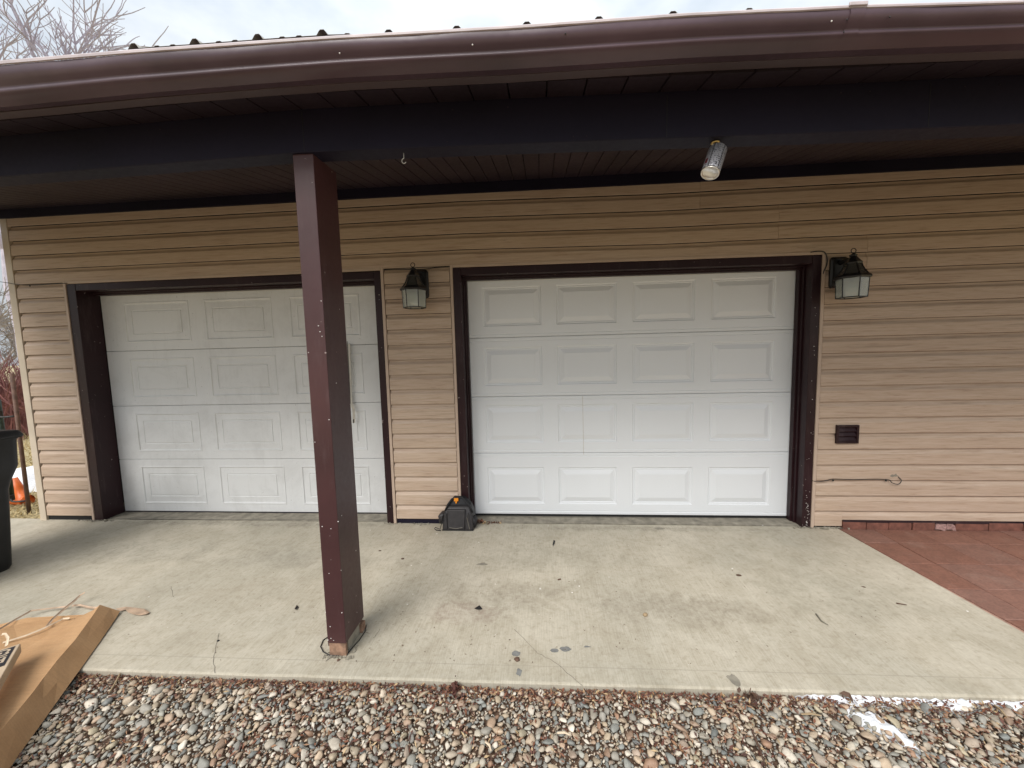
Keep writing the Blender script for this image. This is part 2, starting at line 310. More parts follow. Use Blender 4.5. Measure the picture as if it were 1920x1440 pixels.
# ------------------------------------------------------------------ ground
def sheet(name, mat, x0, x1, y0, y1, z, **t):
    return MB().add([(x0, y0, z), (x1, y0, z), (x1, y1, z), (x0, y1, z)], [(0, 1, 2, 3)]).build(name, mat, None, 0, **t)
sheet('ground', 'field', -300, 300, -300, 300, -.085, kind='structure')
def slab_front(x): return -1.634+.0149*(x-.466)
b = MB()
xs = np.linspace(-9, 3.15, 60)
top = [(x, slab_front(x)+.004*noise.noise((x*6, 3, 0))) for x in xs]
RX = [(3.135, -1.594), (3.112, -1.19), (3.088, -.8), (3.06, -.3), (3.045, -.005)]
top = [p for p in top if p[0] < 3.1]+RX+[(-9, .012)]
n = len(top)
def ring(z, inset): 
    return [(p[0]-(inset if p[0] > 3 else 0), p[1]+(inset if p[1] < -1.5 else 0), z) for p in top]
b.rings([ring(-.15, 0), ring(-.007, 0), ring(-.002, .003), ring(0, .009)], False, True, True)
slab = b.build('concrete_slab', 'concrete', None, kind='structure')
def ribbon(name, pix, wid, mat, z=.0012, parent=None, jit=.003, plane_z=0, sub=5):
    pts = []
    P = [at(*p, z=plane_z) for p in pix]
    for a, c in zip(P[:-1], P[1:]):
        for k in range(sub): pts.append(a+(c-a)*k/sub+np.array([random.uniform(-jit, jit), random.uniform(-jit, jit), 0]))
    pts.append(P[-1]); mb = MB(); st = []
    for i, p in enumerate(pts):
        t = pts[min(i+1, len(pts)-1)]-pts[max(i-1, 0)]; q = np.array([-t[1], t[0], 0]); q /= np.linalg.norm(q)+1e-9; ww = wid*random.uniform(.5, 1.2)
        st.append([p+q*ww/2+np.array([0, 0, z]), p-q*ww/2+np.array([0, 0, z])])
    mb.strip(st); return mb.build(name, mat, parent)
for pix in ([(965, 1180), (1010, 1225), (1045, 1245), (1092, 1286)], [(410, 1188), (405, 1215), (399, 1235), (403, 1262)], [(320, 1100), (326, 1120)], [(700, 1197), (712, 1180)]):
    ribbon('crack', pix, .0022, 'crack', parent=slab, jit=.004)
# floor of the garage openings with a joint in front of it
for nm, x0, x1 in (('a', -3.70, -.72), ('b', -.11, 2.84)):
    box('threshold', 'threshold', None, (x0, .014, -.14), (x1, .40, .003), kind='structure')
# ------------------------------------------------------------------ siding wall
wall = thing('garage_wall', 'tan woodgrain lap siding wall around both garage doors', 'wall')
H0, HC = .046, .1298
def course(x0, x1, k, seam=0, ztop=None, zbot=None):
    z0 = H0+HC*k; prof = [(-.0125, .0045), (-.0185, .0015), (-.0215, .0), (-.0232, .003), (-.0215, .088), (-.0165, .098), (-.0105, .106), (-.0065, .114), (-.0045, .1275)]
    xs = [x0]+[x for x in (0, .5, 1, 1.6) if x0 < x < x1]+[x1]; st = []
    for x in xs:
        r = []
        for (y, z) in prof:
            zz = z0+z+drop(x)
            if ztop is not None: zz = min(zz, ztop(x))
            if zbot is not None: zz = max(zz, zbot)
            r.append((x, y-seam, zz))
        st.append(r)
    mb = MB().strip(st)
    for q in (st[0], st[-1]): mb.add(q+[(q[0][0], .0, q[-1][2])], [tuple(range(len(q)+1))])
    mb.build('siding_board', 'siding', wall)
def wt(x): return lerp(WT, x)+.003
seams = {17: 3.16, 18: 2.42, 19: 2.42, 20: 1.86, 21: 1.86}
for k in range(0, 22):
    if k >= 17:
        cut = {17: [3.16], 16: [3.16], 18: [2.50], 19: [2.50], 20: [1.90], 21: [1.90]}.get(k, [])
        ed = [-4.2]+cut+[6.4]
        for i, (a, c) in enumerate(zip(ed[:-1], ed[1:])): course(a+(0 if i == 0 else .0012), c, k, .0013*(i % 2), wt if k == 21 else None)
    else:
        zt = (lambda x: 2.242+drop(x)*.5) if False else None
        course(-4.196, -3.722, k); 
        course(-.698, -.131, k)
        ed = [2.861, 3.16, 6.4] if k in (15, 16) else [2.861, 6.4]
        if k == 0:
            course(2.861, 3.075, 0); course(3.075, 6.4, 0, .0015, None, .070)
        else:
            for i, (a, c) in enumerate(zip(ed[:-1], ed[1:])): course(a+(0 if i == 0 else .0012), c, k, .0013*(i % 2))
box('sheathing_dark_backing', 'void', wall, (-4.21, .004, .0), (-3.69, .05, 2.86)); box('sheathing_dark_backing', 'void', wall, (-.74, .004, .0), (-.09, .05, 2.86))
box('sheathing_dark_backing', 'void', wall, (2.83, .004, .0), (6.4, .05, 2.79)); box('sheathing_dark_backing', 'void', wall, (-3.69, .004, 2.24), (2.83, .05, 2.82))
# corner post and side wall
mb = MB(); mb.box(-4.272, -4.205, -.026, .05, -.012, 2.86); mb.build('corner_trim', 'cornertrim', wall, .003)
for k in range(0, 22):
    z0 = H0+HC*k; prof = [(0, .010), (-.0205, 0), (-.0215, .004), (-.0205, .086), (-.0085, .108), (-.0055, .1305)]
    mb = MB().strip([[(-4.245+y, yy, z0+z) for y, z in prof] for yy in (.052, 6)]); mb.build('siding_board', 'siding', wall)
box('sheathing_dark_backing', 'void', wall, (-4.24, .053, 0), (-4.2, 6, 2.85))
# J-channel trims round the doors
def jtrim(x0, x1, z0, z1, slope=0):
    mb = MB().add([(x0, -.027, z0), (x1, -.027, z0-slope), (x1, -.027, z1-slope), (x0, -.027, z1), (x0, .0, z0), (x1, .0, z0-slope), (x1, .0, z1-slope), (x0, .0, z1)],
                  [(0, 1, 2, 3), (4, 7, 6, 5), (0, 4, 5, 1), (1, 5, 6, 2), (2, 6, 7, 3), (3, 7, 4, 0)]); mb.build('channel_trim', 'jtrim', wall, .002)
jtrim(-3.716, -3.693, .0, 2.262); jtrim(-3.6925, -.7275, 2.240, 2.262); jtrim(-.727, -.703, .0, 2.262)
jtrim(-.126, -.103, .012, 2.262); jtrim(-.1025, 2.8325, 2.238, 2.260, .022); jtrim(2.833, 2.857, .0, 2.238)
# foot of the wall
box('foot_board', 'beam', wall, (-.700, -.012, .0), (-.128, .001, .045)); box('foot_board', 'void', wall, (2.862, -.008, -.01), (3.07, .002, .03)); box('foot_board', 'void', wall, (-4.2, -.010, -.01), (-3.72, .001, .045))
mb = MB().strip([[(x, -.0, .078+s), (x, -.030, .072+s), (x, -.034, .056+s+.003*math.sin(x*9))] for x, s in ((3.078, .0), (3.4, -.002), (3.7, -.006), (4.0, -.003), (4.4, -.012), (5, -.012), (6.4, -.012))]); mb.build('flashing', 'brown', wall)
# openings: brown jambs
def opening(x0, x1, z1, fw0, fw1, rec, sl, leftstops=True):
    zz = lambda x: z1-sl*(x-x0)/(x1-x0)
    box('door_jamb', 'brown', wall, (x0, -.020, .002), (x0+fw0, rec-.002, zz(x0)), .003); box('door_jamb', 'brown', wall, (x1-fw1, -.020, .002), (x1, rec+.05, zz(x1)), .003)
    a, c = x0+fw0+.0005, x1-fw1-.0005; hz = .062
    MB().add([(a, -.018, zz(a)-hz), (c, -.018, zz(c)-hz), (c, -.018, zz(c)), (a, -.018, zz(a)), (a, rec+.05, zz(a)-hz), (c, rec+.05, zz(c)-hz), (c, rec+.05, zz(c)), (a, rec+.05, zz(a))],
             [(0, 1, 2, 3), (4, 7, 6, 5), (0, 4, 5, 1), (1, 5, 6, 2), (2, 6, 7, 3), (3, 7, 4, 0)]).build('door_header', 'brown', wall, .003)
    zi = zz(x0)-hz
    # stepped stop moulding
    for (d0, d1, wd) in ((rec-.055, rec-.008, .026), (rec-.085, rec-.056, .012)):
        if leftstops: box('stop_moulding', 'brown', wall, (a, d0, .004), (a+wd, d1, zi-.001), .002)
        box('stop_moulding', 'brown', wall, (c-wd, d0, .004), (c, d1, zi-.001-sl), .002)
        MB().add([(a+wd+.001, d0, zi-wd), (c-wd-.001, d0, zi-sl-wd), (c-wd-.001, d0, zi-sl-.001), (a+wd+.001, d0, zi-.001), (a+wd+.001, d1, zi-wd), (c-wd-.001, d1, zi-sl-wd), (c-wd-.001, d1, zi-sl-.001), (a+wd+.001, d1, zi-.001)],
             [(0, 1, 2, 3), (4, 7, 6, 5), (0, 4, 5, 1), (1, 5, 6, 2), (2, 6, 7, 3), (3, 7, 4, 0)]).build('stop_moulding', 'brown', wall, .002)
opening(-3.692, -.728, 2.238, .088, .062, .172, .004, False); opening(-.102, 2.832, 2.236, .066, .068, .147, .022)
box('sheathing_dark_backing', 'void', wall, (-4.19, .62, -.1), (6.4, .66, 2.8))  # unseen interior sheet, added so gaps between door sections stay dark
box('sheathing_dark_backing', 'void', wall, (-3.69, .42, -.1), (2.85, .60, .0))
# ------------------------------------------------------------------ garage doors
def garage_door(name, label, x0, x1, y, zs, cols, pz, prof, mat, bead):
    t = thing(name, label, 'garage door', (x0, y, 0))
    secs = []
    for i in range(4):
        z0, z1 = zs[i]+.0015, zs[i+1]-.0015; h = z1-z0
        zb = [(0, .004), (.004, 0)]
        if bead: zb += [(.024, 0), (.027, .003), (.031, .003), (.034, 0)]
        zb += [(pz[0], 0), (pz[1], 0)]
        if bead: zb += [(h-.034, 0), (h-.031, .003), (h-.027, .003), (h-.024, 0)]
        zb += [(h-.004, 0), (h, .004)]
        xb = [x0+.001]
        for c in cols: xb += [c[0], c[1]]
        xb += [x1-.001]; mb = MB()
        vs = [(x, y+d, z0+z) for z, d in zb for x in xb]; nx = len(xb); pr = [k for k, (z, d) in enumerate(zb) if z == pz[0]][0]
        fs = [(r*nx+c, r*nx+c+1, (r+1)*nx+c+1, (r+1)*nx+c) for r in range(len(zb)-1) for c in range(nx-1) if not (r == pr and c % 2 == 1)]
        mb.add(vs, fs)
        mb.box(x0+.001, x1-.001, y+.012, y+.05, z0, z1)
        mb.add([(x0+.001, y+.004, z0), (x1-.001, y+.004, z0), (x1-.001, y+.02, z0), (x0+.001, y+.02, z0)], [(0, 1, 2, 3)]); mb.add([(x0+.001, y+.004, z1), (x1-.001, y+.004, z1), (x1-.001, y+.02, z1), (x0+.001, y+.02, z1)], [(0, 1, 2, 3)])
        sec = mb.build('door_section', mat, t); secs.append(sec)
        for c in cols:
            loops = [[(c[0]+q, y+d, z0+pz[0]+q), (c[1]-q, y+d, z0+pz[0]+q), (c[1]-q, y+d, z0+pz[1]-q), (c[0]+q, y+d, z0+pz[1]-q)] for q, d in prof]
            MB().rings(loops, False, False, True).build('raised_panel', mat, sec)
    return t, secs
gd1, sec1 = garage_door('garage_door', 'grimy older white garage door with three stamped panels across, behind the post', -3.60, -.79, .172, [.012, .545, 1.081, 1.62, 2.175],
    [(-3.375, -2.70), (-2.545, -1.87), (-1.70, -1.025)], (.078, .462), [(0, 0), (.003, -.004), (.012, -.004), (.018, .004), (.026, .0045), (.076, .0010), (.081, .006), (.087, .006), (.091, .000)], 'door_old', False)
gd2, sec2 = garage_door('garage_door', 'clean new white garage door with four raised panels across', -.035, 2.765, .147, [.022, .597, 1.118, 1.648, 2.18],
    [(.115, .635), (.765, 1.285), (1.42, 1.94), (2.075, 2.595)], (.098, .440), [(0, 0), (.006, .007), (.013, .009), (.017, .006), (.022, .011), (.064, -.002), (.068, -.002)], 'door_new', True)
box('bottom_seal', 'black', gd2, (-.035, .152, .003), (2.765, .19, .021)); box('bottom_seal', 'beam', gd1, (-3.60, .178, .003), (-.79, .21, .011))
p0, p1 = at(1092, 743, y=.1465), at(1094, 852, y=.1465)
MB().add([(p0[0], .1440, p0[2]), (p0[0]+.003, .1440, p0[2]), (p1[0]+.003, .1440, p1[2]), (p1[0], .1440, p1[2])], [(0, 1, 2, 3)]).build('scratch_line', 'frayed', sec2[1])
# hanging latch strip on the old door
a, c = at(647, 644, y=.13), at(655, 742, y=.13)
t = thing('latch_strip', 'off-white plastic channel with frayed tail on the older door beside the post', 'latch', tuple(a))
MB().obox((a+c)/2, (.010, 0, 0), (0, .012, 0), (c-a)/2).build('channel', 'offwhite', t, .002)
a2, c2 = at(654, 644, y=.135), at(659, 765, y=.135); MB().obox((a2+c2)/2, (.010, 0, 0), (0, .006, 0), (c2-a2)/2).build('channel', 'offwhite', t, .002)
MB().tube([at(651, 640, y=.12), at(656, 742, y=.12)], .0028, 5).build('pull_cord', 'iron', t)
e0, e1 = at(654, 742, y=.13), at(655, 757, y=.13); MB().obox((e0+e1)/2, (.014, 0, 0), (0, .013, 0), (e1-e0)/2).build('latch_block', 'greyblock', t, .002)
MB().strip([[at(q-2, p, y=.12), at(q+3, p+1, y=.125)] for q, p in ((659, 757), (662, 765), (663, 774), (663, 786), (663, 792))]).build('frayed_tail', 'frayed', t)
MB().tube([at(663, 786, y=.12), at(662.5, 793, y=.12)], .004, 5).build('tail_tip', 'iron', t)
# ------------------------------------------------------------------ porch roof
roof = thing('porch_roof', 'dark brown porch roof with sagging beam, board soffit and gutter', 'roof')
def sweep(name, mat, fn, xs=XS_BEND, close=True, smooth=False, parent=roof, **k):
    mb = MB(); st = [fn(x) for x in xs]
    if close: mb.rings(st, smooth, True, True)
    else: mb.strip(st, smooth)
    return mb.build(name, mat, parent, **k)
def beamf(x):
    zb = 2.4205+lerp(SAG, x); zt = 2.64+lerp(SAG, x); return [(x, -1.54, zb), (x, -1.445, zb), (x, -1.445, zt), (x, -1.54, zt)]
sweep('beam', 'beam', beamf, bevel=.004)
for px_ in (567, 1740, 1250):
    q = at(px_, 240, y=-1.5415)
    b_ = beamf(q[0]); box('beam_seam', 'black', roof, (q[0], -1.5408, b_[0][2]+.004), (q[0]+.0022, -1.538, b_[0][2]+.17))
for k in range(14):
    xx = random.uniform(-1.8, 2.5); b_ = beamf(xx); MB().lathe([(.0001, -.001), (.003, -.001), (.002, .0012), (.0001, .0015)], (xx, -1.5405, b_[0][2]+random.choice((.02, .15))), 6, (0, -1, 0)).build('nail_head', 'soffit', roof)
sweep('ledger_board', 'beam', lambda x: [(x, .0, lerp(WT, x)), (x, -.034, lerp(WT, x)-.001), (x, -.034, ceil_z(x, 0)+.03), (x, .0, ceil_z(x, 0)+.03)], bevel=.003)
sweep('fascia', 'beam', lambda x: [(x, -1.735, GBz(x)+.008), (x, -1.69, GBz(x)+.008), (x, -1.69, GBz(x)+.15), (x, -1.735, GBz(x)+.15)]) if False else None
def gbz(x): return lerp(GB, x)
sweep('fascia_board', 'fascia', lambda x: [(x, -1.728, gbz(x)+.0145), (x, -1.685, gbz(x)+.0145), (x, -1.685, gbz(x)+.17), (x, -1.728, gbz(x)+.17)], bevel=.003)
GP = [(-1.730, 1.0), (-1.7305, .17), (-1.781, .0), (-1.802, .05), (-1.819, .10), (-1.830, .16), (-1.8335, .22), (-1.8315, .27), (-1.830, .31), (-1.834, .36), (-1.844, .45), (-1.852, .57), (-1.856, .70), (-1.855, .86)]
def gut(x):
    z0, z1 = lerp(GB, x), lerp(GT, x); wob = .0025*noise.noise((x*2.1, 0, 1))
    return [(x, y+((wob+.0028*noise.noise((x*5, t*3, 2))*min(1, max(0, (t-.3)*5))) if y < -1.79 else 0), z0+(z1-z0)*t) for y, t in GP]
GX = sorted(set(XS_BEND+list(np.linspace(-2, 3, 60))))
gm_ = MB(); gm_.strip([gut(x)[2:] for x in GX], True); gm_.strip([gut(x)[:3] for x in GX], False); gm_.build('gutter', 'gutter', roof)
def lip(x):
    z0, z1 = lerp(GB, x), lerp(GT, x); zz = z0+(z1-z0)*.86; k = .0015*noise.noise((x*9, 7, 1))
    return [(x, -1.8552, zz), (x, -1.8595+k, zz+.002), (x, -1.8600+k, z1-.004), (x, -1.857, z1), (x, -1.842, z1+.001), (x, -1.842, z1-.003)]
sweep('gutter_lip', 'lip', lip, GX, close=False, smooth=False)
# splice with its strap and rivets
q = at(1597, 12, y=-1.862); qx = q[0]
sp_ = MB().strip([[(x, y-.0025, z) for (_, y, z) in gut(x)[3:]] for x in (qx-.0, qx+.02, qx+.045)], True).build('gutter_splice', 'gutter', roof)
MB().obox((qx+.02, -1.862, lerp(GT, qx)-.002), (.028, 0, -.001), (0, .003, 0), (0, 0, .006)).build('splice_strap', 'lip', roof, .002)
for pp in ((1588, 37), (1582, 60), (1559, 40), (1668, 32), (886, 84), (1060, 63), (637, 100)):
    v = at(*pp, y=-1.855); MB().lathe([(.0001, .0), (.0028, .0), (.002, .002), (.0001, .0025)], v, 8, (0, -1, 0)).build('rivet', 'chip' if pp[0] in (1559, 886, 637) else 'iron', roof)
# soffit boards: wide ones outside the beam, narrow ones inside
def soffit_board(x0, x1, y0, y1):
    mb = MB(); th = .010; c = .0022; st = []
    for y in (y0, y1):
        z0, z1 = ceil_z(x0, y), ceil_z(x1, y); st.append([(x0, y, z0+th), (x0, y, z0+c), (x0+c, y, z0), (x1-c, y, z1), (x1, y, z1+c), (x1, y, z1+th)])
    mb.rings(st, False, True, True); mb.build('soffit_board', 'soffit', roof)
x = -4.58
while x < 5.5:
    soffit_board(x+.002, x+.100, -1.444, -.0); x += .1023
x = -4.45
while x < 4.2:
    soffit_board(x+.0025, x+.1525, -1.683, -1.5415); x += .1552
for xx0, xx1 in zip(XS_BEND[:-1], XS_BEND[1:]):
    pass
MB().strip([[(x, 0.06, ceil_z(x, 0)+.025), (x, -1.69, ceil_z(x, -1.69)+.022)] for x in XS_BEND]).build('dark_deck_backing', 'void', roof)  # near-black sheet added above the soffit so board gaps look dark
# roof metal
def eave(x):
    z1 = lerp(GT, x); off = lerp([(-5, -.015), (-1.0, -.012), (-.95, .049), (-.1, .050), (.05, .036), (1.3, .034), (1.6, .024), (6.5, .02)], x); return z1+off
P = .2535; X0 = at(250, 90, y=-1.80)[0]
st = []; x = X0-P*14
while x < 6.2:
    for dx, dz in ((-.022, 0), (-.013, .013), (-.007, .019), (.007, .019), (.013, .013), (.022, 0), (.085, 0), (.090, .004), (.104, .004), (.110, 0), (.150, 0), (.156, .004), (.17, .004), (.176, 0)):
        xx = x+dx; e = eave(xx)+dz; st.append([(xx, -1.80, e-.001), (xx, -1.80, e), (xx, -1.0, e+.8*.215), (xx, 2.6, e+4.4*.215)])
    x += P
st = sorted(st, key=lambda s: s[0][0]); MB().strip(st).build('roof_panel', 'roofmetal', roof)
MB().strip([[(x, 2.6, 2.72+4.4*.215), (x, 7, 2.5)] for x in (-4.7, 6.4)]).build('roof_panel', 'roofmetal', roof)
box('gable_end', 'soffit', roof, (-4.62, -1.69, 2.60), (-4.60, 0.0, 2.78))
# ------------------------------------------------------------------ post
post = thing('support_post', 'chipped maroon square porch post with bare foot standing on the slab', 'post', (-.433, -1.43, 0))
x0, x1, y0, y1 = -.482, -.385, -1.526, -1.327
def postring(z, d=0): return [(x0+d, y0+d, z), (x1-d, y0+d, z), (x1-d, y1-d, z), (x0+d, y1-d, z)]
mb = MB(); mb.rings([postring(z) for z in (.072, .5, 1, 1.5, 2, 2.448)], False, True, True); mb.build('shaft', 'brown_post', post, .0025)
box('side_flange', 'brown_post', post, (x0-.007, y0+.014, .045), (x0+.0, y1-.005, 2.44), .001)
mb = MB(); mb.box(x0+.004, x1-.004, y0+.003, y0+.02, .0, .0718); mb.build('front_foot_plate', 'rawfoot', post, .003)
mb = MB(); mb.box(x0+.010, x1-.012, y0+.045, y1-.02, .0, .0715); mb.build('foot_block', 'threshold', post, .002)
mb = MB(); mb.box(x1-.03, x1+.004, y1-.035, y1+.006, .0, .05); mb.build('rear_foot_bracket', 'rawfoot', post, .004)
for (px, py) in ((577, 700), (595, 935), (601, 1003), (607, 1077), (609, 1114), (611, 1151)):
    v = at(px, py, y=y0-.001); MB().lathe([(.0001, -.001), (.004, -.001), (.003, .002), (.0001, .003)], (x0-.006+random.uniform(0, .004), y0+.012, v[2]), 8, (-.6, -1, 0)).build('screw', 'chip', post)
for (px, py) in ((597, 611), (641, 1149), (634, 978), (617, 787), (600, 622)):
    v = at(px, py, y=y0-.001); MB().lathe([(.0001, -.001), (.003, -.001), (.002, .0015), (.0001, .002)], v, 6, (0, -1, 0)).build('screw', 'chip', post)
pts = [at(*p, z=.004) for p in ((620, 1191), (606, 1200), (601, 1212), (606, 1222), (617, 1228), (635, 1228.5), (650, 1228), (660, 1215), (672, 1202), (684, 1185), (687, 1172))]
dress(MB().tube(pts, .0028, 6).build('wire_loop', 'iron'), 'thin rusty wire looped round the foot of the post', 'wire')
mb = MB()
for k in range(18):
    z_ = 1.9*random.random()**2.2+.08
    if random.random() < .5: mb.lathe([(.0001, 0), (random.uniform(.0012, .0035), .0), (.0001, .0008)], (random.uniform(x0, x1), y0, z_), 6, (0, -1, 0))
    else: mb.lathe([(.0001, 0), (random.uniform(.0012, .0035), .0), (.0001, .0008)], (x1, random.uniform(y0, y1), z_), 6, (1, 0, 0))
mb.build('paint_chips', 'chip', post, kind='stuff')
mb = MB()
for k in range(60): mb.obox((random.uniform(x0-.03, x1+.03), y0+random.uniform(-.012, .004) if random.random() < .6 else random.uniform(y0, y1), .003), rng.normal(0, .005, 3)*np.array([1, 1, .3]), rng.normal(0, .004, 3)*np.array([1, 1, .3]), (0, 0, .0015))
mb.build('foot_crumbs', 'threshold', post, kind='stuff')
mb = MB()
for k in range(60): mb.lathe([(.0001, 0), (random.uniform(.0012, .004), .0), (.0001, .0008)], (random.gauss(2.802, .012), -.0203, abs(random.gauss(0, .12))+.01 if k < 34 else random.uniform(.05, 1.9)), 6, (0, -1, 0))
mb.build('paint_chips', 'chip', wall, kind='stuff')
# ------------------------------------------------------------------ hook and can under the beam
q = at(757, 291, y=-1.50); zb = 2.4205+lerp(SAG, q[0]); hk = []
for k in range(10):
    a_ = math.pi*(.5-k/9*1.35); hk.append((q[0]-.010*math.cos(a_), -1.50, zb-.034+.011*math.sin(a_)))
dress(MB().tube([(q[0], -1.5, zb+.002), (q[0], -1.5, zb-.022)]+hk, .0016, 6).build('cup_hook', 'steelwhite'), 'small pale cup hook screwed under the beam right of the post', 'hook')
can = thing('hanging_can', 'grey printed drink can hanging upside down from a brass fitting under the beam', 'can')
q = at(1341, 267, y=-1.495); zb = 2.4205+lerp(SAG, q[0])
MB().lathe([(.0001, .0), (.017, .0), (.019, -.004), (.012, -.009), (.0001, -.010)], (q[0], q[1], zb), 16).build('brass_cap', 'brass', can)
T = Vector(at(1347, 278, y=-1.50)); B_ = Vector(at(1331.5, 324, y=-1.535)); ax = (B_-T).normalized(); Lc = (B_-T).length
print('can', Lc)
R0 = .0365
bd = MB().lathe([(R0*.80, 0), (R0, .010), (R0, Lc-.008), (R0*.985, Lc-.003)], (0, 0, 0), 28).build('can_body', 'canprint', can)
rot = ax.to_track_quat('Z', 'Y'); bd.location = T; bd.rotation_mode = 'QUATERNION'; bd.rotation_quaternion = rot
def onaxis(prof, name, mat):
    o = MB().lathe(prof, (0, 0, 0), 28).build(name, mat, can); o.location = T; o.rotation_mode = 'QUATERNION'; o.rotation_quaternion = rot; return o
onaxis([(R0*.97, Lc-.002), (R0*1.01, Lc), (R0*1.0, Lc+.004), (R0*.90, Lc+.0045), (R0*.84, Lc), (R0*.82, Lc-.006), (R0*.6, Lc-.008), (R0*.56, Lc-.005), (R0*.3, Lc-.003), (.0005, Lc-.002)], 'can_rim', 'alu')
for ang, hh in ((-.62, .9), (.52, .9)):
    for da in (0,):
        base = rot @ Vector((0, 0, 1)); tocam = (Vector(CAM)-T); tocam = (tocam-ax*tocam.dot(ax)).normalized(); side = ax.cross(tocam)
        d = tocam*math.cos(ang)+side*math.sin(ang); c_ = T+ax*(Lc*.5)+d*(R0+.0003); tg = ax.cross(d)
        MB().obox(c_, tg*.0014, d*.0005, ax*(Lc*.45)).build('print_line', 'ink', can)
d = tocam*math.cos(.95)+side*math.sin(-.95)*(-1); MB().obox(T+ax*Lc*.72+d*R0*.985, ax.cross(d)*.006, d*.001, ax*.012).build('print_patch', simple('dark_red_print', (.10, .012, .018), .4), can)
d = tocam*math.cos(.2)+side*math.sin(-.28); d.normalize(); MB().obox(T+ax*Lc*.85+d*(R0+.0002), ax.cross(d)*.002, d*.0005, ax*.006).build('print_patch', 'ink', can)
MB().tube([(q[0], q[1], zb-.008), T+Vector((0, 0, .004)), T+ax*.004], .0015, 5).build('hanger_wire', 'iron', can)
# ------------------------------------------------------------------ lanterns
def hexa(r, z, rot=0, squash=1): return [(r*math.cos(R(60*k+rot)), r*squash*math.sin(R(60*k+rot)), z) for k in range(6)]
def lantern(loc, wallx, label, yawd):
    t = thing('wall_lantern', label, 'lantern', loc, 'black wall lanterns beside the doors')
    x, y, z = loc; ro = yawd
    def hx(r, zz): return [(x+a_, y+b_, z+c_) for a_, b_, c_ in hexa(r, zz, ro)]
    rb, rt = .089, .095      # bottom / top radius of the glass
    zb_, zt_ = -.150, -.010
    for k in range(6):
        p0, p1 = hx(rb, zb_)[k], hx(rt, zt_)[k]; MB().tube([p0, p1], .0042, 4).build('glass_bar', 'black_metal', t)
        a0, a1, c0, c1 = Vector(hx(rb, zb_)[k]), Vector(hx(rb, zb_)[(k+1) % 6]), Vector(hx(rt, zt_)[k]), Vector(hx(rt, zt_)[(k+1) % 6])
        nrm = (a1-a0).cross(c0-a0).normalized()*.0012
        MB().add([a0-nrm, a1-nrm, c1-nrm, c0-nrm, a0+nrm, a1+nrm, c1+nrm, c0+nrm], [(0, 1, 2, 3), (4, 7, 6, 5), (0, 4, 5, 1), (1, 5, 6, 2), (2, 6, 7, 3), (3, 7, 4, 0)]).build('glass_pane', 'glass', t)
    mb = MB(); L_ = hx(rb, zb_); 
    for k in range(6): mb.tube([L_[k], L_[(k+1) % 6]], .0045, 4)
    mb.build('bottom_ring', 'black_metal', t)
    MB().rings([hx(.098, -.014), hx(.106, -.012), hx(.112, -.002), hx(.103, .012), hx(.086, .020)], False, True, True).build('roof_rim', 'black_metal', t)
    pr = [(.090, .014), (.068, .045), (.054, .075), (.047, .098)]
    for k in range(6):
        MB().tube([hx(r_+.001, z_)[k] for r_, z_ in pr], .0042, 4).build('roof_bar', 'black_metal', t)
        MB().strip([[hx(r_, z_)[k], hx(r_, z_)[(k+1) % 6]] for r_, z_ in pr]).build('roof_pane', M['smokedopaque'], t)
    MB().rings([hx(.052, .094), hx(.056, .104), hx(.044, .116), hx(.026, .140), hx(.020, .150), hx(.026, .158), hx(.008, .172)], False).build('roof_cap', 'black_metal', t)
    ringp = [(x+.017*math.sin(a_), y, z+.190+.017*math.cos(a_)) for a_ in np.linspace(0, 2*math.pi, 17)]; MB().tube(ringp, .003, 6).build('finial_ring', 'black_metal', t)
    d_ = -y; wx = wallx
    MB().tube([(x, y, z+.128), (x+(wx-x)*.4, y*.6, z+.142), (wx, -.03, z+.125)], [.013, .015, .02], 8).build('arm', 'black_metal', t)
    oc = [(-.050, -.118), (.050, -.118), (.062, -.100), (.062, .100), (.050, .118), (-.050, .118), (-.062, .100), (-.062, -.100)]
    zc = z+.062
    MB().rings([[(wx+a_, -.020, zc+b_) for a_, b_ in oc], [(wx+a_, -.038, zc+b_) for a_, b_ in oc], [(wx+a_*.8, -.046, zc+b_*.9) for a_, b_ in oc], [(wx+a_*.74, -.060, zc+b_*.84) for a_, b_ in oc]], False).build('backplate', 'black_metal', t)
    MB().lathe([(.001, -.128), (.027, -.126), (.037, -.105), (.038, -.08), (.030, -.055), (.017, -.040)], (x, y, z), 16).build('bulb', 'bulb', t)
    mb = MB()
    for k in range(5): mb.lathe([(.0185, -.044+.008*k), (.0225, -.041+.008*k), (.0185, -.038+.008*k)], (x, y, z), 14)
    mb.build('bulb_socket', 'greyblock', t)
    return t
_b = NB('smoky_roof_glass_panel'); _b.col((.055, .052, .045)); _b.rough(.15); M['smokedopaque'] = _b.m
q = at(776, 545, y=-.19); lantern((q[0], -.19, q[2]+.013), at(790, 530, y=-.03)[0], 'black six-sided glass lantern on the siding between the two garage doors', 8)
q = at(1598, 520, y=-.19); lantern((q[0], -.19, q[2]+.002), at(1571, 515, y=-.03)[0], 'black glass lantern on the siding right of the new garage door', 20)
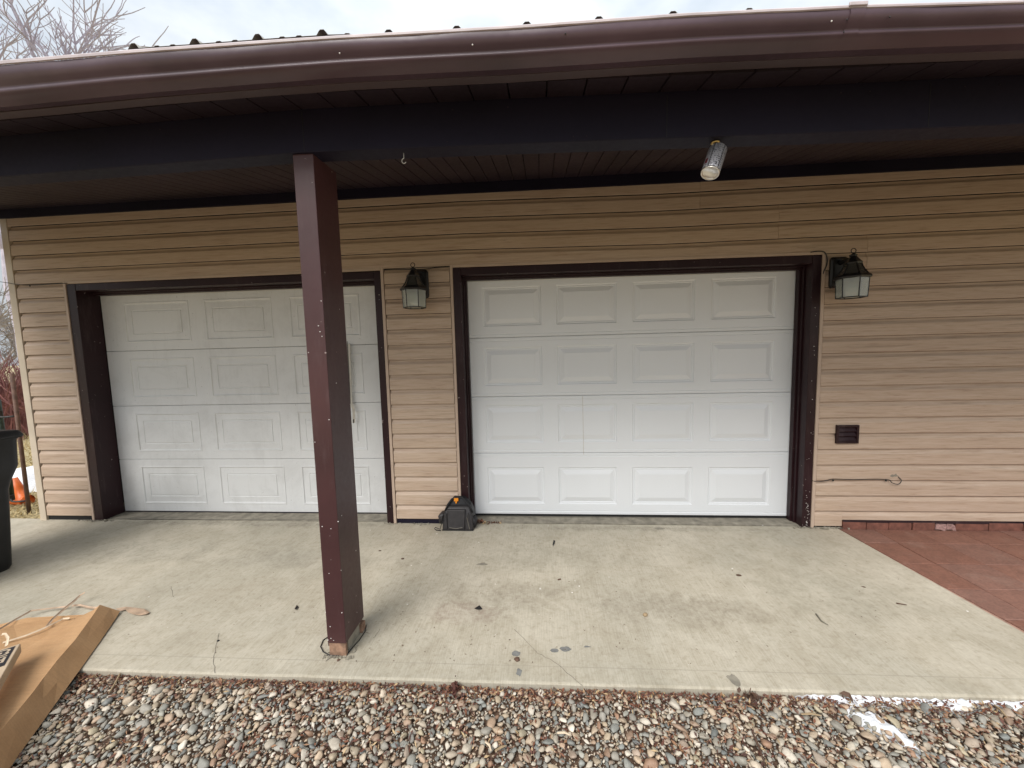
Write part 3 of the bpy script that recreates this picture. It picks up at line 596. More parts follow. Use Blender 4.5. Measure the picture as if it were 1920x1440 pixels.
# ------------------------------------------------------------------ vent
v0, v1 = at(1568, 797, y=-.03), at(1608, 831, y=-.03); t = thing('wall_vent', 'small square brown louvred vent cover on the right-hand siding', 'vent', ((v0[0]+v1[0])/2, -.03, (v0[2]+v1[2])/2))
xa, xb, za, zb2 = v0[0], v1[0], v1[2], v0[2]
mb = MB(); 
for bx in ((xa, xa+.018, za, zb2), (xb-.018, xb, za, zb2), (xa+.018, xb-.018, zb2-.018, zb2), (xa+.018, xb-.018, za, za+.018)): mb.box(bx[0], bx[1], -.042, -.018, bx[2], bx[3])
mb.build('vent_frame', 'brown', t, .002); box('vent_back', 'brown', t, (xa+.01, -.022, za+.01), (xb-.01, -.018, zb2-.01))
hh = (zb2-za-.036)/3
for k in range(3):
    z_ = za+.018+hh*k; MB().add([(xa+.018, -.024, z_+hh*.95), (xb-.018, -.024, z_+hh*.95), (xb-.018, -.040, z_+hh*.15), (xa+.018, -.040, z_+hh*.15), (xa+.018, -.037, z_+hh*.02), (xb-.018, -.037, z_+hh*.02)], [(0, 1, 2, 3), (3, 2, 5, 4)]).build('louvre', 'brown', t)
# ------------------------------------------------------------------ cables
def cable(name, pix, r, label, mat='iron', cat='cable', clips=()):
    P_ = [at(a_, b_, y=yy) for a_, b_, yy in pix]; S_ = []
    for i in range(len(P_)-1):                          # Catmull-Rom
        p0, p1, p2, p3 = P_[max(i-1, 0)], P_[i], P_[i+1], P_[min(i+2, len(P_)-1)]
        for k in range(6):
            u = k/6; S_.append(.5*((2*p1)+(-p0+p2)*u+(2*p0-5*p1+4*p2-p3)*u*u+(-p0+3*p1-3*p2+p3)*u**3))
    S_.append(P_[-1]); o = MB().tube(S_, r, 6).build(name, mat); dress(o, label, cat)
    for cl in clips:
        v = at(*cl, y=-.028); MB().lathe([(.0001, -.002), (.007, -.002), (.006, .004), (.0001, .005)], v, 8, (0, -1, 0)).build('cable_clip', mat, o)
    return o
cable('wall_cable', [(-30, 524, -.035), (12, 530, -.035), (30, 533, -.035), (56, 535, -.028), (90, 533, -.028), (126, 531, -.03)], .0028, 'thin grey cable running across the left corner of the wall to the older door', 'iron', clips=((56, 536),))
cable('wall_cable', [(720, 506, -.03), (745, 505.5, -.03), (790, 505, -.03), (815, 502, -.03), (843, 500, -.03)], .0035, 'black cable passing behind the lantern between the two doors')
cable('wall_cable', [(1520, 473, -.03), (1535, 471, -.035), (1546, 473, -.04), (1551, 485, -.035), (1550, 497, -.035), (1545, 508, -.03), (1542, 517, -.02)], .0042, 'black cable curling round the upper right corner of the new door trim')
cable('wall_cable', [(1521, 901, -.022), (1535, 903, -.032), (1550, 901, -.03), (1562, 898.5, -.028), (1600, 899, -.027), (1662, 899, -.028), (1672, 905, -.04), (1684, 908, -.045), (1690, 901, -.04), (1683, 893, -.02)], .0032, 'black cable stapled low along the right-hand siding ending in a hooked loop', clips=((1562, 901), (1661, 901)))
q = at(1677, 892, y=-.0225); MB_ = MB()
MB_.add([(q[0]+a_, -.0232, q[2]+c_) for a_, c_ in ((-.035, -.004), (-.02, .012), (-.004, .008), (.012, .018), (.018, .004), (.03, .002), (.014, -.008), (.0, -.006), (-.014, -.012))], [tuple(range(9))])
MB_.build('caulk_smear', 'threshold', wall)
# ------------------------------------------------------------------ pavers and brick edging
pav = bpy.data.objects.new('brick_paving', None); COL.objects.link(pav); pav['kind'] = 'structure'
bx = [3.31, 3.622, 3.93, 4.245, 4.56, 4.87, 5.18, 5.5]; by = [-.036, -.258, -.543, -.826, -1.10, -1.385, -1.67, -1.95]
def sx(y): return 3.045+.074*(-y)
for j in range(len(by)-1):
    ya, yb = by[j]-.0015, by[j+1]+.0015; xl = [None]+bx
    for i in range(len(xl)-1):
        sh = .004*math.sin(j*2.1+i*1.7); hz = random.uniform(-.0015, .0015)-.003
        a0 = (sx(ya)+.006, sx(yb)+.006) if i == 0 else (xl[i]+.0018+(.003*math.sin(j*3.1+i)),)*2; c0 = xl[i+1]-.0018+(.003*math.sin(j*3.1+i+1))
        tl = random.uniform(-.001, .001); V = [(a0[0], ya, hz), (c0, ya, hz+tl), (c0, yb, hz+tl), (a0[1], yb, hz)]
        lo = [(p[0], p[1], -.05) for p in V]; cx = sum(p[0] for p in V)/4; cy_ = sum(p[1] for p in V)/4
        hi = [(p[0]+(.004 if p[0] < cx else -.004), p[1]+(.004 if p[1] < cy_ else -.004), p[2]) for p in V]; md_ = [(p[0], p[1], p[2]-.0025) for p in V]
        MB().rings([lo, md_, hi], False, False, True).build('paver', 'paver', pav)
sheet('paver_grout', 'grout', 3.0, 5.55, -2.0, .0, -.0105, kind='structure').parent = pav
ex = [(3.078, 3.255), (3.26, 3.425), (3.43, 3.60), (3.612, 3.775), (3.93, 4.17), (4.175, 4.42), (4.43, 4.68), (4.69, 4.93), (4.94, 5.2)]
for i, (a_, c_) in enumerate(ex):
    MB().box(a_, c_, -.034-.002*(i % 2), .0, -.008, .056-.004*(i % 3 == 1)).build('edging_brick', 'brick', pav, .003)
MB().add([(3.78+.14*i/5+(.012 if j else 0)*math.sin(i), -.034-.016*((i*7+j*3) % 3)/2, .0+.048*j+.006*math.sin(i*2.2)) for j in (0, 1) for i in range(6)], [(i, i+1, i+7, i+6) for i in range(5)]).build('broken_brick', 'quartz', pav)
box('broken_brick', 'quartz', pav, (3.79, -.028, -.005), (3.922, -.001, .045), .006)
# ------------------------------------------------------------------ tool bag
q0, q1 = at(829, 995, z=0), at(888, 995, z=0); bxc = (q0[0]+q1[0])/2; byf = q0[1]; print('bag', q0, q1)
bag = thing('tool_bag', 'open black tool bag with orange tab standing between the doors', 'bag', (bxc, byf+.09, 0))
def rrect(cx_, cy_, hx_, hy_, z_, r_=.02, n=4, wob=0):
    P_ = []
    for q_, (sx_, sy_) in enumerate(((1, -1), (1, 1), (-1, 1), (-1, -1))):
        for k in range(n):
            a_ = R(-90+90*q_+90*k/(n-1)); P_.append((cx_+sx_*(hx_-r_)+r_*math.cos(a_), cy_+sy_*(hy_-r_)+r_*math.sin(a_), z_+wob*math.sin(a_*3+q_)))
    return P_
w2 = (q1[0]-q0[0])/2
MB().rings([rrect(bxc, byf+.085, w2*.98, .085, .0), rrect(bxc, byf+.085, w2, .086, .012), rrect(bxc, byf+.086, w2*.985, .084, .05), rrect(bxc, byf+.09, w2*.93, .075, .12, wob=.003), rrect(bxc, byf+.095, w2*.84, .062, .175, wob=.004), rrect(bxc+.004, byf+.10, w2*.74, .052, .20, wob=.005)], True).build('bag_body', 'bag', bag)
MB().rings([rrect(bxc, byf+.10, w2*.80, .050, .185), rrect(bxc, byf+.102, w2*.68, .045, .215, wob=.006), rrect(bxc, byf+.105, w2*.46, .035, .245, wob=.004), rrect(bxc, byf+.105, w2*.36, .026, .262)], True).build('bag_top', 'bag_dark', bag)
MB().box(bxc-w2, bxc+w2, byf-.004, byf+.17, .0, .010).build('bag_base', 'bag_dark', bag, .004)
def panel_front(xa_, xb_, xa2, xb2, z0_, z1_, yo0, yo1, nm, mt):
    o_ = MB(); a_ = [(bxc+xa_, byf+yo0, z0_), (bxc+xb_, byf+yo0, z0_), (bxc+xb2, byf+yo1, z1_), (bxc+xa2, byf+yo1, z1_)]
    o_.rings([[(p[0], p[1]+.02, p[2]) for p in a_], [(p[0], p[1]-.004, p[2]) for p in a_], [(bxc+(p[0]-bxc)*.92, p[1]-.009, p[2]+(.006 if p[2] < .1 else -.004)) for p in a_]]); return o_.build(nm, mt, bag, .003)
panel_front(-w2*.60, w2*.45, -w2*.68, w2*.52, .020, .178, -.006, .022, 'front_pocket', 'bag')
panel_front(w2*.58, w2*.90, w2*.66, w2*.72, .016, .150, -.002, .016, 'side_pocket', 'bag')
panel_front(-w2*.94, -w2*.70, -w2*.86, -w2*.74, .016, .150, -.002, .016, 'side_pocket', 'bag')
MB().rings([rrect(bxc-w2*1.08, byf+.05, .018, .035, .055, .01), rrect(bxc-w2*1.10, byf+.05, .022, .038, .12, .01), rrect(bxc-w2*.98, byf+.055, .018, .034, .140, .01)], True).build('end_pocket', 'bag', bag)
MB().rings([rrect(bxc+w2*1.02, byf+.06, .014, .035, .02, .01), rrect(bxc+w2*1.05, byf+.06, .018, .038, .07, .01), rrect(bxc+w2*.98, byf+.065, .012, .03, .10, .008)], True).build('end_pocket', 'bag_dark', bag)
MB().tube([(bxc-w2*.82, byf+.03, .165), (bxc-w2*.62, byf+.04, .222), (bxc-w2*.40, byf+.06, .258), (bxc-w2*.2, byf+.08, .266), (bxc+w2*.25, byf+.08, .266), (bxc+w2*.42, byf+.06, .248), (bxc+w2*.75, byf+.04, .205), (bxc+w2*.95, byf+.03, .15)], .008, 6).build('handle_strap', 'bag_dark', bag)
MB().tube([(bxc-w2*.5, byf+.11, .21), (bxc-w2*.2, byf+.12, .25), (bxc+w2*.3, byf+.12, .25), (bxc+w2*.6, byf+.11, .2)], .008, 6).build('handle_strap', 'bag_dark', bag)
MB().box(bxc-w2*.26, bxc+w2*.02, byf+.050, byf+.066, .240, .266).box(bxc-w2*.17, bxc-w2*.07, byf+.048, byf+.060, .222, .240).build('orange_tab', 'orange', bag, .003)
MB().tube([(bxc-w2*.85, byf-.004, .10), (bxc-w2*1.05, byf+.0, .05), (bxc-w2*1.12, byf-.002, .014), (bxc-w2*1.3, byf+.0, .022), (bxc-w2*1.45, byf+.006, .026), (bxc-w2*1.5, byf+.002, .016), (bxc-w2*1.35, byf-.006, .006), (bxc-w2*1.05, byf-.012, .006)], .0032, 6).build('loose_cord', 'bag_dark', bag)
MB().tube([(bxc+w2*.62, byf-.004, .12), (bxc+w2*.78, byf-.011, .02)], .0022, 5).build('zip', 'greyblock', bag); MB().tube([(bxc-w2*.50, byf-.013, .034), (bxc-w2*.1, byf-.0145, .026), (bxc+w2*.33, byf-.013, .036)], .0022, 5).build('zip', 'greyblock', bag)
# ------------------------------------------------------------------ wheeled bin
bn = thing('wheeled_bin', 'black plastic wheeled refuse bin at the left end of the slab', 'bin', (-3.66, -1.08, 0))
cx_, cy_ = -3.665, -1.08
lo_ = [rrect(cx_, cy_, .298, .27, 0.0, .05), rrect(cx_, cy_, .306, .28, .02, .05), rrect(cx_-.005, cy_, .345, .30, .60, .05), rrect(cx_, cy_, .358, .305, .66, .05), rrect(cx_, cy_, .405, .325, .775, .05), rrect(cx_, cy_, .408, .335, .97, .05), rrect(cx_, cy_, .414, .340, .975, .05), rrect(cx_, cy_, .414, .340, 1.0, .05)]
MB().rings(lo_, True).build('bin_body', 'bin', bn)
MB().rings([rrect(cx_, cy_, .42, .345, .995, .05), rrect(cx_, cy_, .432, .355, .985, .05), rrect(cx_, cy_, .436, .36, 1.0, .05), rrect(cx_, cy_, .42, .345, 1.035, .05), rrect(cx_, cy_, .30, .2, 1.062, .05)], True).build('bin_lid', 'bin', bn)
for s in (-1, 1): MB().lathe([(.001, -.03), (.12, -.03), (.13, -.02), (.13, .02), (.12, .03), (.001, .03)], (cx_-.24, cy_+s*.30, .13), 20, (0, 1, 0)).build('wheel', 'bin', bn)
MB().tube([(cx_-.48, cy_-.3, .98), (cx_-.56, cy_-.3, 1.0), (cx_-.56, cy_+.3, 1.0), (cx_-.48, cy_+.3, .98)], .016, 8).build('handle', 'bin', bn)
# ------------------------------------------------------------------ beyond the corner of the wall
gp = thing('gate_post', 'weathered brown post just past the left corner of the wall', 'post', tuple(at(45, 900, y=.30)))
a_, c_ = at(55, 975, y=.30), at(22, 700, y=.30); MB().tube([(a_[0]+.012, .30, -.08), (c_[0]-.0, .30, c_[2])], .017, 8).build('shaft', 'rust', gp); print('gate post', a_, c_)
gt = thing('farm_gate', 'dark green tube gate hinged beside the left corner of the wall', 'gate')
g0 = at(26, 960, y=.32); gx = at(4, 800, y=.32)[0]-.02
MB().tube([(gx, .32, .06), (gx, .32, 1.15)], .030, 10).build('end_tube', 'green', gt)
for z_ in (.10, .45, .8, 1.12): MB().tube([(gx-.01, .32, z_), (gx-3.2, .35, z_)], .022, 8).build('rail', 'green', gt)
for pyA, pyB in (((6, 776), (36, 782)), ((33, 937), (66, 938))):
    p0, p1 = at(*pyA, y=.30), at(*pyB, y=.30); zc_ = (p0[2]+p1[2])/2
    MB().tube([(gx, .30, zc_+.02), (gx+.045, .29, zc_+.02), (gx+.055, .29, zc_-.012), (gx+.10, .29, zc_-.016), (a_[0]-.0, .295, zc_-.008)], .010, 6).build('hinge_pin', 'iron', gt); MB().obox((gx+.035, .30, zc_+.022), (.016, 0, 0), (0, .02, 0), (0, 0, .03)).build('hinge_block', 'iron', gt, .003)
# orange plastic piece
op = [at(*p, y=.55) for p in ((27, 896), (34, 915), (41, 935), (48, 950), (56, 962), (52, 975), (38, 983), (22, 990), (0, 996))]
op = [(p[0], .55, max(p[2], -.04)) for p in op]
dress(MB().tube(op, [.025, .045, .055, .060, .065, .06, .05, .045, .04], 12).build('orange_scoop', 'orange2'), 'curved orange plastic piece lying behind the black bin', 'plastic piece')
# snow patch beyond
sp = at(44, 900, z=-.05); print('snow', sp)
mb = MB(); n_ = 26; vs = []; R_ = 1
for i in range(n_):
    for j in range(n_):
        u, v_ = (i/(n_-1)-.5)*2, (j/(n_-1)-.5)*2; rr = math.hypot(u, v_); h_ = max(-.03, .34*(1-rr**2)*(.75+.5*noise.noise((u*2, v_*2, 3))))
        vs.append((-6.15+u*.62, 1.25+v_*.45, -.09+h_*.95))
mb.add(vs, [(i*n_+j, (i+1)*n_+j, (i+1)*n_+j+1, i*n_+j+1) for i in range(n_-1) for j in range(n_-1)], True)
mb.build('snow_pile', 'snow', None, kind='stuff', label='leftover heap of white snow past the corner of the wall', category='snow')
# dry grass and litter in the strip beyond the wall
def scatter_blades(name, mat, n, area, hgt, wid, z, label, cat, lean=.6):
    V = np.zeros((n, 3, 3)); px = rng.uniform(area[0], area[1], n); py = rng.uniform(area[2], area[3], n); an = rng.uniform(0, 2*np.pi, n); h = rng.uniform(hgt[0], hgt[1], n)
    V[:, 0] = np.stack([px-wid*np.cos(an), py-wid*np.sin(an), np.full(n, z)], 1); V[:, 1] = np.stack([px+wid*np.cos(an), py+wid*np.sin(an), np.full(n, z)], 1)
    V[:, 2] = np.stack([px+h*lean*rng.normal(0, 1, n), py+h*lean*rng.normal(0, 1, n), z+h], 1)
    me = bpy.data.meshes.new(name); me.from_pydata(V.reshape(-1, 3).tolist(), [], np.arange(3*n).reshape(n, 3).tolist()); me.materials.append(M[mat]); o = bpy.data.objects.new(name, me); COL.objects.link(o)
    o['kind'] = 'stuff'; o['label'] = label; o['category'] = cat; return o
scatter_blades('dry_grass', 'straw', 26000, (-16, -4.6, .8, 9), (.04, .16), .006, -.085, 'pale dry grass in the field past the wall', 'grass')
scatter_blades('straw_litter', 'straw', 2500, (-6.2, -4.2, .03, .9), (.01, .05), .006, -.08, 'dry leaf and straw litter at the slab edge by the wall corner', 'litter', 1.6)
def twig_clump(name, mat, base, n, h, spread, r, label, cat, seed):
    rd = random.Random(seed); mb = MB()
    for k in range(n):
        a_ = rd.uniform(0, 2*math.pi); rr = rd.uniform(0, spread); p = Vector((base[0]+rr*math.cos(a_), base[1]+rr*math.sin(a_)*.5, base[2])); d = Vector((rd.gauss(0, .25), rd.gauss(0, .25), 1)).normalized(); pts = [p]; ln = h*rd.uniform(.5, 1)
        for s_ in range(4):
            d = (d+Vector((rd.gauss(0, .14), rd.gauss(0, .14), 0))).normalized(); p = p+d*ln/4; pts.append(p)
            if s_ > 0:
                dd = (d+Vector((rd.gauss(0, .5), rd.gauss(0, .5), .1))).normalized(); mb.tube([p, p+dd*ln*.14, p+dd*ln*.28+Vector((0, 0, .04))], [r*.5, r*.4, r*.2], 3, False)
        mb.tube(pts, [r, r*.9, r*.7, r*.5, r*.25], 3, False)
    o = mb.build(name, mat); o.location = (0, 0, 0); dress(o, label, cat); return o
def dirat(px, dist, z): 
    p = at(px, 700, y=10.); d = Vector((p[0]-CAM[0], p[1]-CAM[1], 0)).normalized(); return (CAM[0]+d.x*dist, CAM[1]+d.y*dist, z)
twig_clump('red_bush', 'redtwig', dirat(14, 15, -.1), 240, 1.55, 1.3, .014, 'dense reddish bare shrub beyond the dry grass at the left edge', 'bush', 3)
twig_clump('red_bush', 'redtwig', dirat(-45, 14, -.1), 220, 1.7, 1.3, .014, 'reddish bare shrub further left, cut by the edge of the picture', 'bush', 4)
# trees
def tree(name, base, h, seed, mat, label, levels=5, r0=.16, spread=.55, minr=.007, first=None):
    rd = random.Random(seed); tr = bpy.data.objects.new(name, None); COL.objects.link(tr); tr.location = base; dress(tr, label, 'tree'); trunk, crown = MB(), MB()
    def grow(p, d, ln, r, lv):
        pts = [p]; n_ = 4
        for i in range(n_):
            d = (d+Vector((rd.gauss(0, .10), rd.gauss(0, .10), .05))).normalized(); p = p+d*ln/n_; pts.append(p)
            if lv < levels and i > 0 and lv > 0:
                for _ in range(2 if lv == 2 else 1):
                    ax_ = d.orthogonal().normalized(); ax_.rotate(Matrix.Rotation(rd.uniform(0, 6.28), 3, d)); dd = (d+ax_*rd.uniform(.6, 1.2)).normalized(); grow(p, dd, ln*rd.uniform(.45, .65), max(minr, r*.5), lv+1)
        rs = [max(minr*.7, r*(1-.12*i)) for i in range(n_+1)]; (trunk if lv == 0 else crown).tube(pts, rs, 6 if lv < 2 else 3, False)
        if lv < levels:
            for _ in range(3 if lv < 3 else 2):
                ax_ = d.orthogonal().normalized(); ax_.rotate(Matrix.Rotation(rd.uniform(0, 6.28), 3, d)); dd = (d+ax_*rd.uniform(spread*.5, spread*1.4)).normalized(); grow(p, dd, ln*rd.uniform(.62, .85), max(minr, r*.62), lv+1)
    grow(Vector(base), Vector((0, 0, 1)), h*.30, r0, 0); trunk.build('trunk', mat, tr); crown.build('crown', mat, tr); return tr
tree('bare_tree', (-18.3, 9.6, -.09), 19.5, 11, 'bark', 'large bare haze-paled tree rising behind the left end of the roof', 5, .26, .62, .0115)
for i, (px_, ds) in enumerate(((-20, 24), (30, 27), (-90, 22))):
    tree('bare_tree', dirat(px_, ds, -.1), 4.2+.4*i, 30+i, 'greytwig', ['small grey leafless tree beyond the red bushes, farthest left', 'small grey leafless tree showing next to the wall corner', 'small leafless tree outside the left edge beyond the bushes'][i], 4, .09, .6, .012)
# ------------------------------------------------------------------ cardboard
cb = thing('cardboard_carton', 'flattened brown cardboard carton with folded-up edge lying across slab and gravel', 'cardboard', tuple(at(100, 1300, z=0)))
def grid_surface(rows, name, mat, parent, thick=.004):
    n_ = len(rows[0]); mb = MB().strip(rows, False); o = mb.build(name, mat, parent); s_ = o.modifiers.new('thick', 'SOLIDIFY'); s_.thickness = thick; s_.offset = -1; return o
tA = [((186, 1135), .085), ((175, 1152), .085), ((140, 1200), .080), ((105, 1240), .084), ((80, 1272), .078), ((59, 1300), .082), ((30, 1335), .078), ((0, 1370), .08), ((-60, 1442), .08), ((-120, 1520), .08)]
tB = [((224, 1147), .012), ((215, 1162), .006), ((187, 1203), .004), ((150, 1255), .004), ((128, 1285), .0), ((100, 1324), -.018), ((70, 1366), -.024), ((45, 1400), -.024), ((-15, 1488), -.024), ((-70, 1570), -.024)]
A_ = [at(*p, z=z_) for p, z_ in tA]; B2 = [at(*p, z=z_) for p, z_ in tB]
grid_surface([[a_, a_*.5+c_*.5+np.array([.004*math.sin(i*2.), 0, .003*math.sin(i*1.3)]), c_] for i, (a_, c_) in enumerate(zip(A_, B2))], 'folded_edge', 'card', cb)
far = [((186, 1135), .085), ((136, 1157), .060), ((95, 1170), .05), ((25, 1174), .046), ((0, 1181), .044)]
rows = []
Lf = [np.array(at(*p, z=z_)) for p, z_ in [((186, 1136), .084), ((135, 1158), .055), ((70, 1180), .05), ((15, 1230), .05), ((-30, 1290), .05), ((-80, 1330), .05), ((-120, 1380), .05), ((-180, 1430), .05), ((-260, 1520), .05), ((-330, 1620), .05)]]
for i, a_ in enumerate(A_):
    e_ = a_+np.array([-.0 if i == 0 else -.95, -.10 if i else 0, 0]); ww = [0, .12, .3, .5, .75, 1.][:]
    rows.append([a_*(1-u)+np.array([a_[0]-u*(0.03 if i == 0 else (.18 if i == 1 else .95)), a_[1]-u*(.12 if i > 1 else -.0)+.10*u, 0])*u+np.array([0, 0, (.030+.008*math.sin(i*1.9+u*5))*u if u else 0]) if False else
                 np.array([a_[0]-u*min(.95, .04+.42*i), a_[1]+(.02 if i < 3 else -.04)*u*min(i, 3), a_[2]-(.055*min(1, u*2.2))+.006*math.sin(i*1.9+u*6)*min(1, u*3)]) for u in ww])
grid_surface(rows, 'main_panel', 'card', cb)
# second sheet behind it
f2 = [np.array(at(*p, z=z_)) for p, z_ in (((-60, 1190), .06), ((0, 1182), .06), ((26, 1174), .05), ((95, 1170), .045), ((140, 1158), .05))]
n2 = [np.array(at(*p, z=z_)) for p, z_ in (((-60, 1300), .04), ((0, 1290), .04), ((45, 1240), .036), ((85, 1215), .034), ((138, 1172), .045))]
grid_surface([[a_, a_*.5+c_*.5+np.array([0, 0, .004]), c_] for a_, c_ in zip(f2, n2)], 'back_flap', 'card', cb)
# labelled narrow box lying on it
nb = thing('labelled_box', 'narrow pale carton with a black printed code label, on the brown cardboard', 'box')
zt = .17
TR, T2 = np.array(at(38.5, 1206, z=zt)), np.array(at(-3, 1279, z=zt)); d = T2-TR; d /= np.linalg.norm(d); s_ = np.array([d[1], -d[0], 0.])
if s_[0] > 0: s_ = -s_
ln_, wd_, th_ = .80, .12, .045
c_ = TR+d*ln_/2+s_*wd_/2-np.array([0, 0, th_/2]); MB().obox(c_, d*ln_/2, s_*wd_/2, (0, 0, th_/2)).build('carton', 'card_pale', nb, .003)
def onlabel(u, v_, h_=.001): return TR+d*u+s_*v_+np.array([0, 0, h_])
L0, L1, V0, V1 = .014, .170, .012, .080
MB().add([onlabel(L0, V0), onlabel(L1, V0), onlabel(L1, V1), onlabel(L0, V1)], [(0, 1, 2, 3)]).build('label', 'ink', nb)
cu = bpy.data.curves.new('txt', 'FONT'); cu.body = 'G2177'; cu.size = .068; cu.offset = .0016; cu.space_character = .92
to = bpy.data.objects.new('txt', cu); COL.objects.link(to); dg = bpy.context.evaluated_depsgraph_get(); me = bpy.data.meshes.new_from_object(to.evaluated_get(dg)); bpy.data.objects.remove(to)
me.materials.clear(); me.materials.append(M['paper']); tx = bpy.data.objects.new('label_code', me); COL.objects.link(tx); tx.parent = nb
wtx = max(v.co.x for v in me.vertices); xx_ = Vector(d)*(.118/wtx); yy_ = -Vector(s_); 
mt = Matrix.Identity(4)
for i in range(3): mt[i][0] = xx_[i]; mt[i][1] = yy_[i]; mt[i][2] = (0, 0, 1)[i]
o_ = onlabel(L0+.006, V1-.010, .002)
for i in range(3): mt[i][3] = o_[i]
tx.matrix_world = mt
dims = [v.co.x for v in me.vertices]; print('text w', max(dims), 'box', TR, d, s_)
# torn paper strips
def strip_thing(pix, wid, mat, label, zz=.012):
    P_ = [np.array(at(a_, b_, z=z_)) for a_, b_, z_ in pix]; st = []
    for i, p in enumerate(P_):
        t_ = P_[min(i+1, len(P_)-1)]-P_[max(i-1, 0)]; q_ = np.array([-t_[1], t_[0], 0]); q_ /= np.linalg.norm(q_); ww_ = wid*(.6+.5*abs(math.sin(i*2.3+1)))
        st.append([p+q_*ww_/2+np.array([0, 0, .005]), p, p-q_*ww_/2+np.array([0, 0, -.0])])
    o = MB().strip(st).build('torn_strip', mat); m_ = o.modifiers.new('t', 'SOLIDIFY'); m_.thickness = .0015; dress(o, label, 'strip', 'torn packing strips on the cardboard'); return o
strip_thing([(-20, 1190, .05), (0, 1180, .05), (28, 1163, .04), (55, 1148, .03), (58, 1146, .03), (90, 1142, .02), (125, 1138, .02)], .010, 'strap', 'longest torn strip running to the left edge along the slab')
strip_thing([(88, 1176, .06), (98, 1162, .06), (112, 1150, .05), (126, 1138, .04), (140, 1127, .04), (150, 1117, .05), (159, 1112, .06)], .014, 'strap', 'short torn strip standing up at the cardboard tip')
strip_thing([(5, 1206, .06), (25, 1200, .06), (50, 1192, .06), (75, 1182, .06), (88, 1176, .06), (100, 1170, .06), (118, 1161, .06), (130, 1160, .06)], .009, 'straplight', 'pale torn strip lying across the cardboard')
strip_thing([(135, 1136, .02), (150, 1135, .02), (165, 1139, .015), (184, 1141, .01)], .012, 'strap', 'torn strip hidden partly behind the cardboard corner')
strip_thing([(3, 1190, .19), (10, 1189, .19), (15, 1197, .19), (12, 1211, .18)], .010, 'straplight', 'curled pale strip above the narrow labelled box')
pl = [np.array(at(a_, b_, z=.006)) for a_, b_ in ((216, 1141), (236, 1139), (258, 1141), (270, 1143), (281, 1148), (275, 1153), (262, 1154), (252, 1154), (240, 1148), (236, 1145), (225, 1146))]
o = MB().add([p+np.array([0, 0, .006*(i % 2)]) for i, p in enumerate(pl)], [tuple(range(len(pl)))]).build('torn_flap', 'strap'); dress(o, 'small torn pinkish-brown paper flap beside the tip of the cardboard', 'paper')
# ------------------------------------------------------------------ gravel
sheet('gravel_bed', 'soil', -6, 6.5, -6.5, -1.55, -.052, kind='structure')
def ico(sub):
    import bmesh
    bm = bmesh.new(); bmesh.ops.create_icosphere(bm, subdivisions=sub, radius=1); v = np.array([x.co[:] for x in bm.verts]); f = np.array([[q.index for q in x.verts] for x in bm.faces]); bm.free(); return v, f
IV2, IF2 = ico(2); IV1, IF1 = ico(1)
def pebble_shapes(V, k):
    out = []
    for s_ in range(k):
        d_ = V.copy(); off = rng.uniform(0, 50, 3); m = np.array([1+.5*noise.noise(Vector(p*1.0+off))+.22*noise.noise(Vector(p*2.3+off)) for p in d_]); d_ = d_*m[:, None]
        for c in range(rng.integers(5, 11)):              # flattened facets
            nrm = rng.normal(size=3); nrm /= np.linalg.norm(nrm); h = rng.uniform(.45, .8); dd = d_@nrm; d_ = d_-np.outer(np.maximum(dd-h, 0)*.85, nrm)
        d_ *= np.array([rng.uniform(.9, 1.45), rng.uniform(.65, 1.0), rng.uniform(.40, .68)]); out.append(d_)
    return out
SH2 = pebble_shapes(IV2, 26); SH1 = pebble_shapes(IV1, 16)
def pack(area, classes, seed):
    rd = random.Random(seed); cell = .035; gridd = {}; outp = []
    x0_, x1_, y0_, y1_ = area; A = (x1_-x0_)*(y1_-y0_)
    for (rmin, rmax, dens, tight, zb_) in classes:
        for _ in range(int(dens*A)):
            x_ = rd.uniform(x0_, x1_); y_ = rd.uniform(y0_, y1_); r_ = rd.uniform(rmin, rmax); 
            if y_+r_*.8 > slab_front(x_)-.002 and x_ < 3.14: continue
            gx_, gy_ = int(x_//cell), int(y_//cell); ok = True
            for i in (-1, 0, 1):
                for j in (-1, 0, 1):
                    for (a_, b_, c_) in gridd.get((gx_+i, gy_+j), ()):
                        if (a_-x_)**2+(b_-y_)**2 < ((c_+r_)*tight)**2: ok = False; break
                    if not ok: break
                if not ok: break
            if ok: gridd.setdefault((gx_, gy_), []).append((x_, y_, r_)); outp.append((x_, y_, zb_+rd.uniform(0, .006), r_))
    return outp
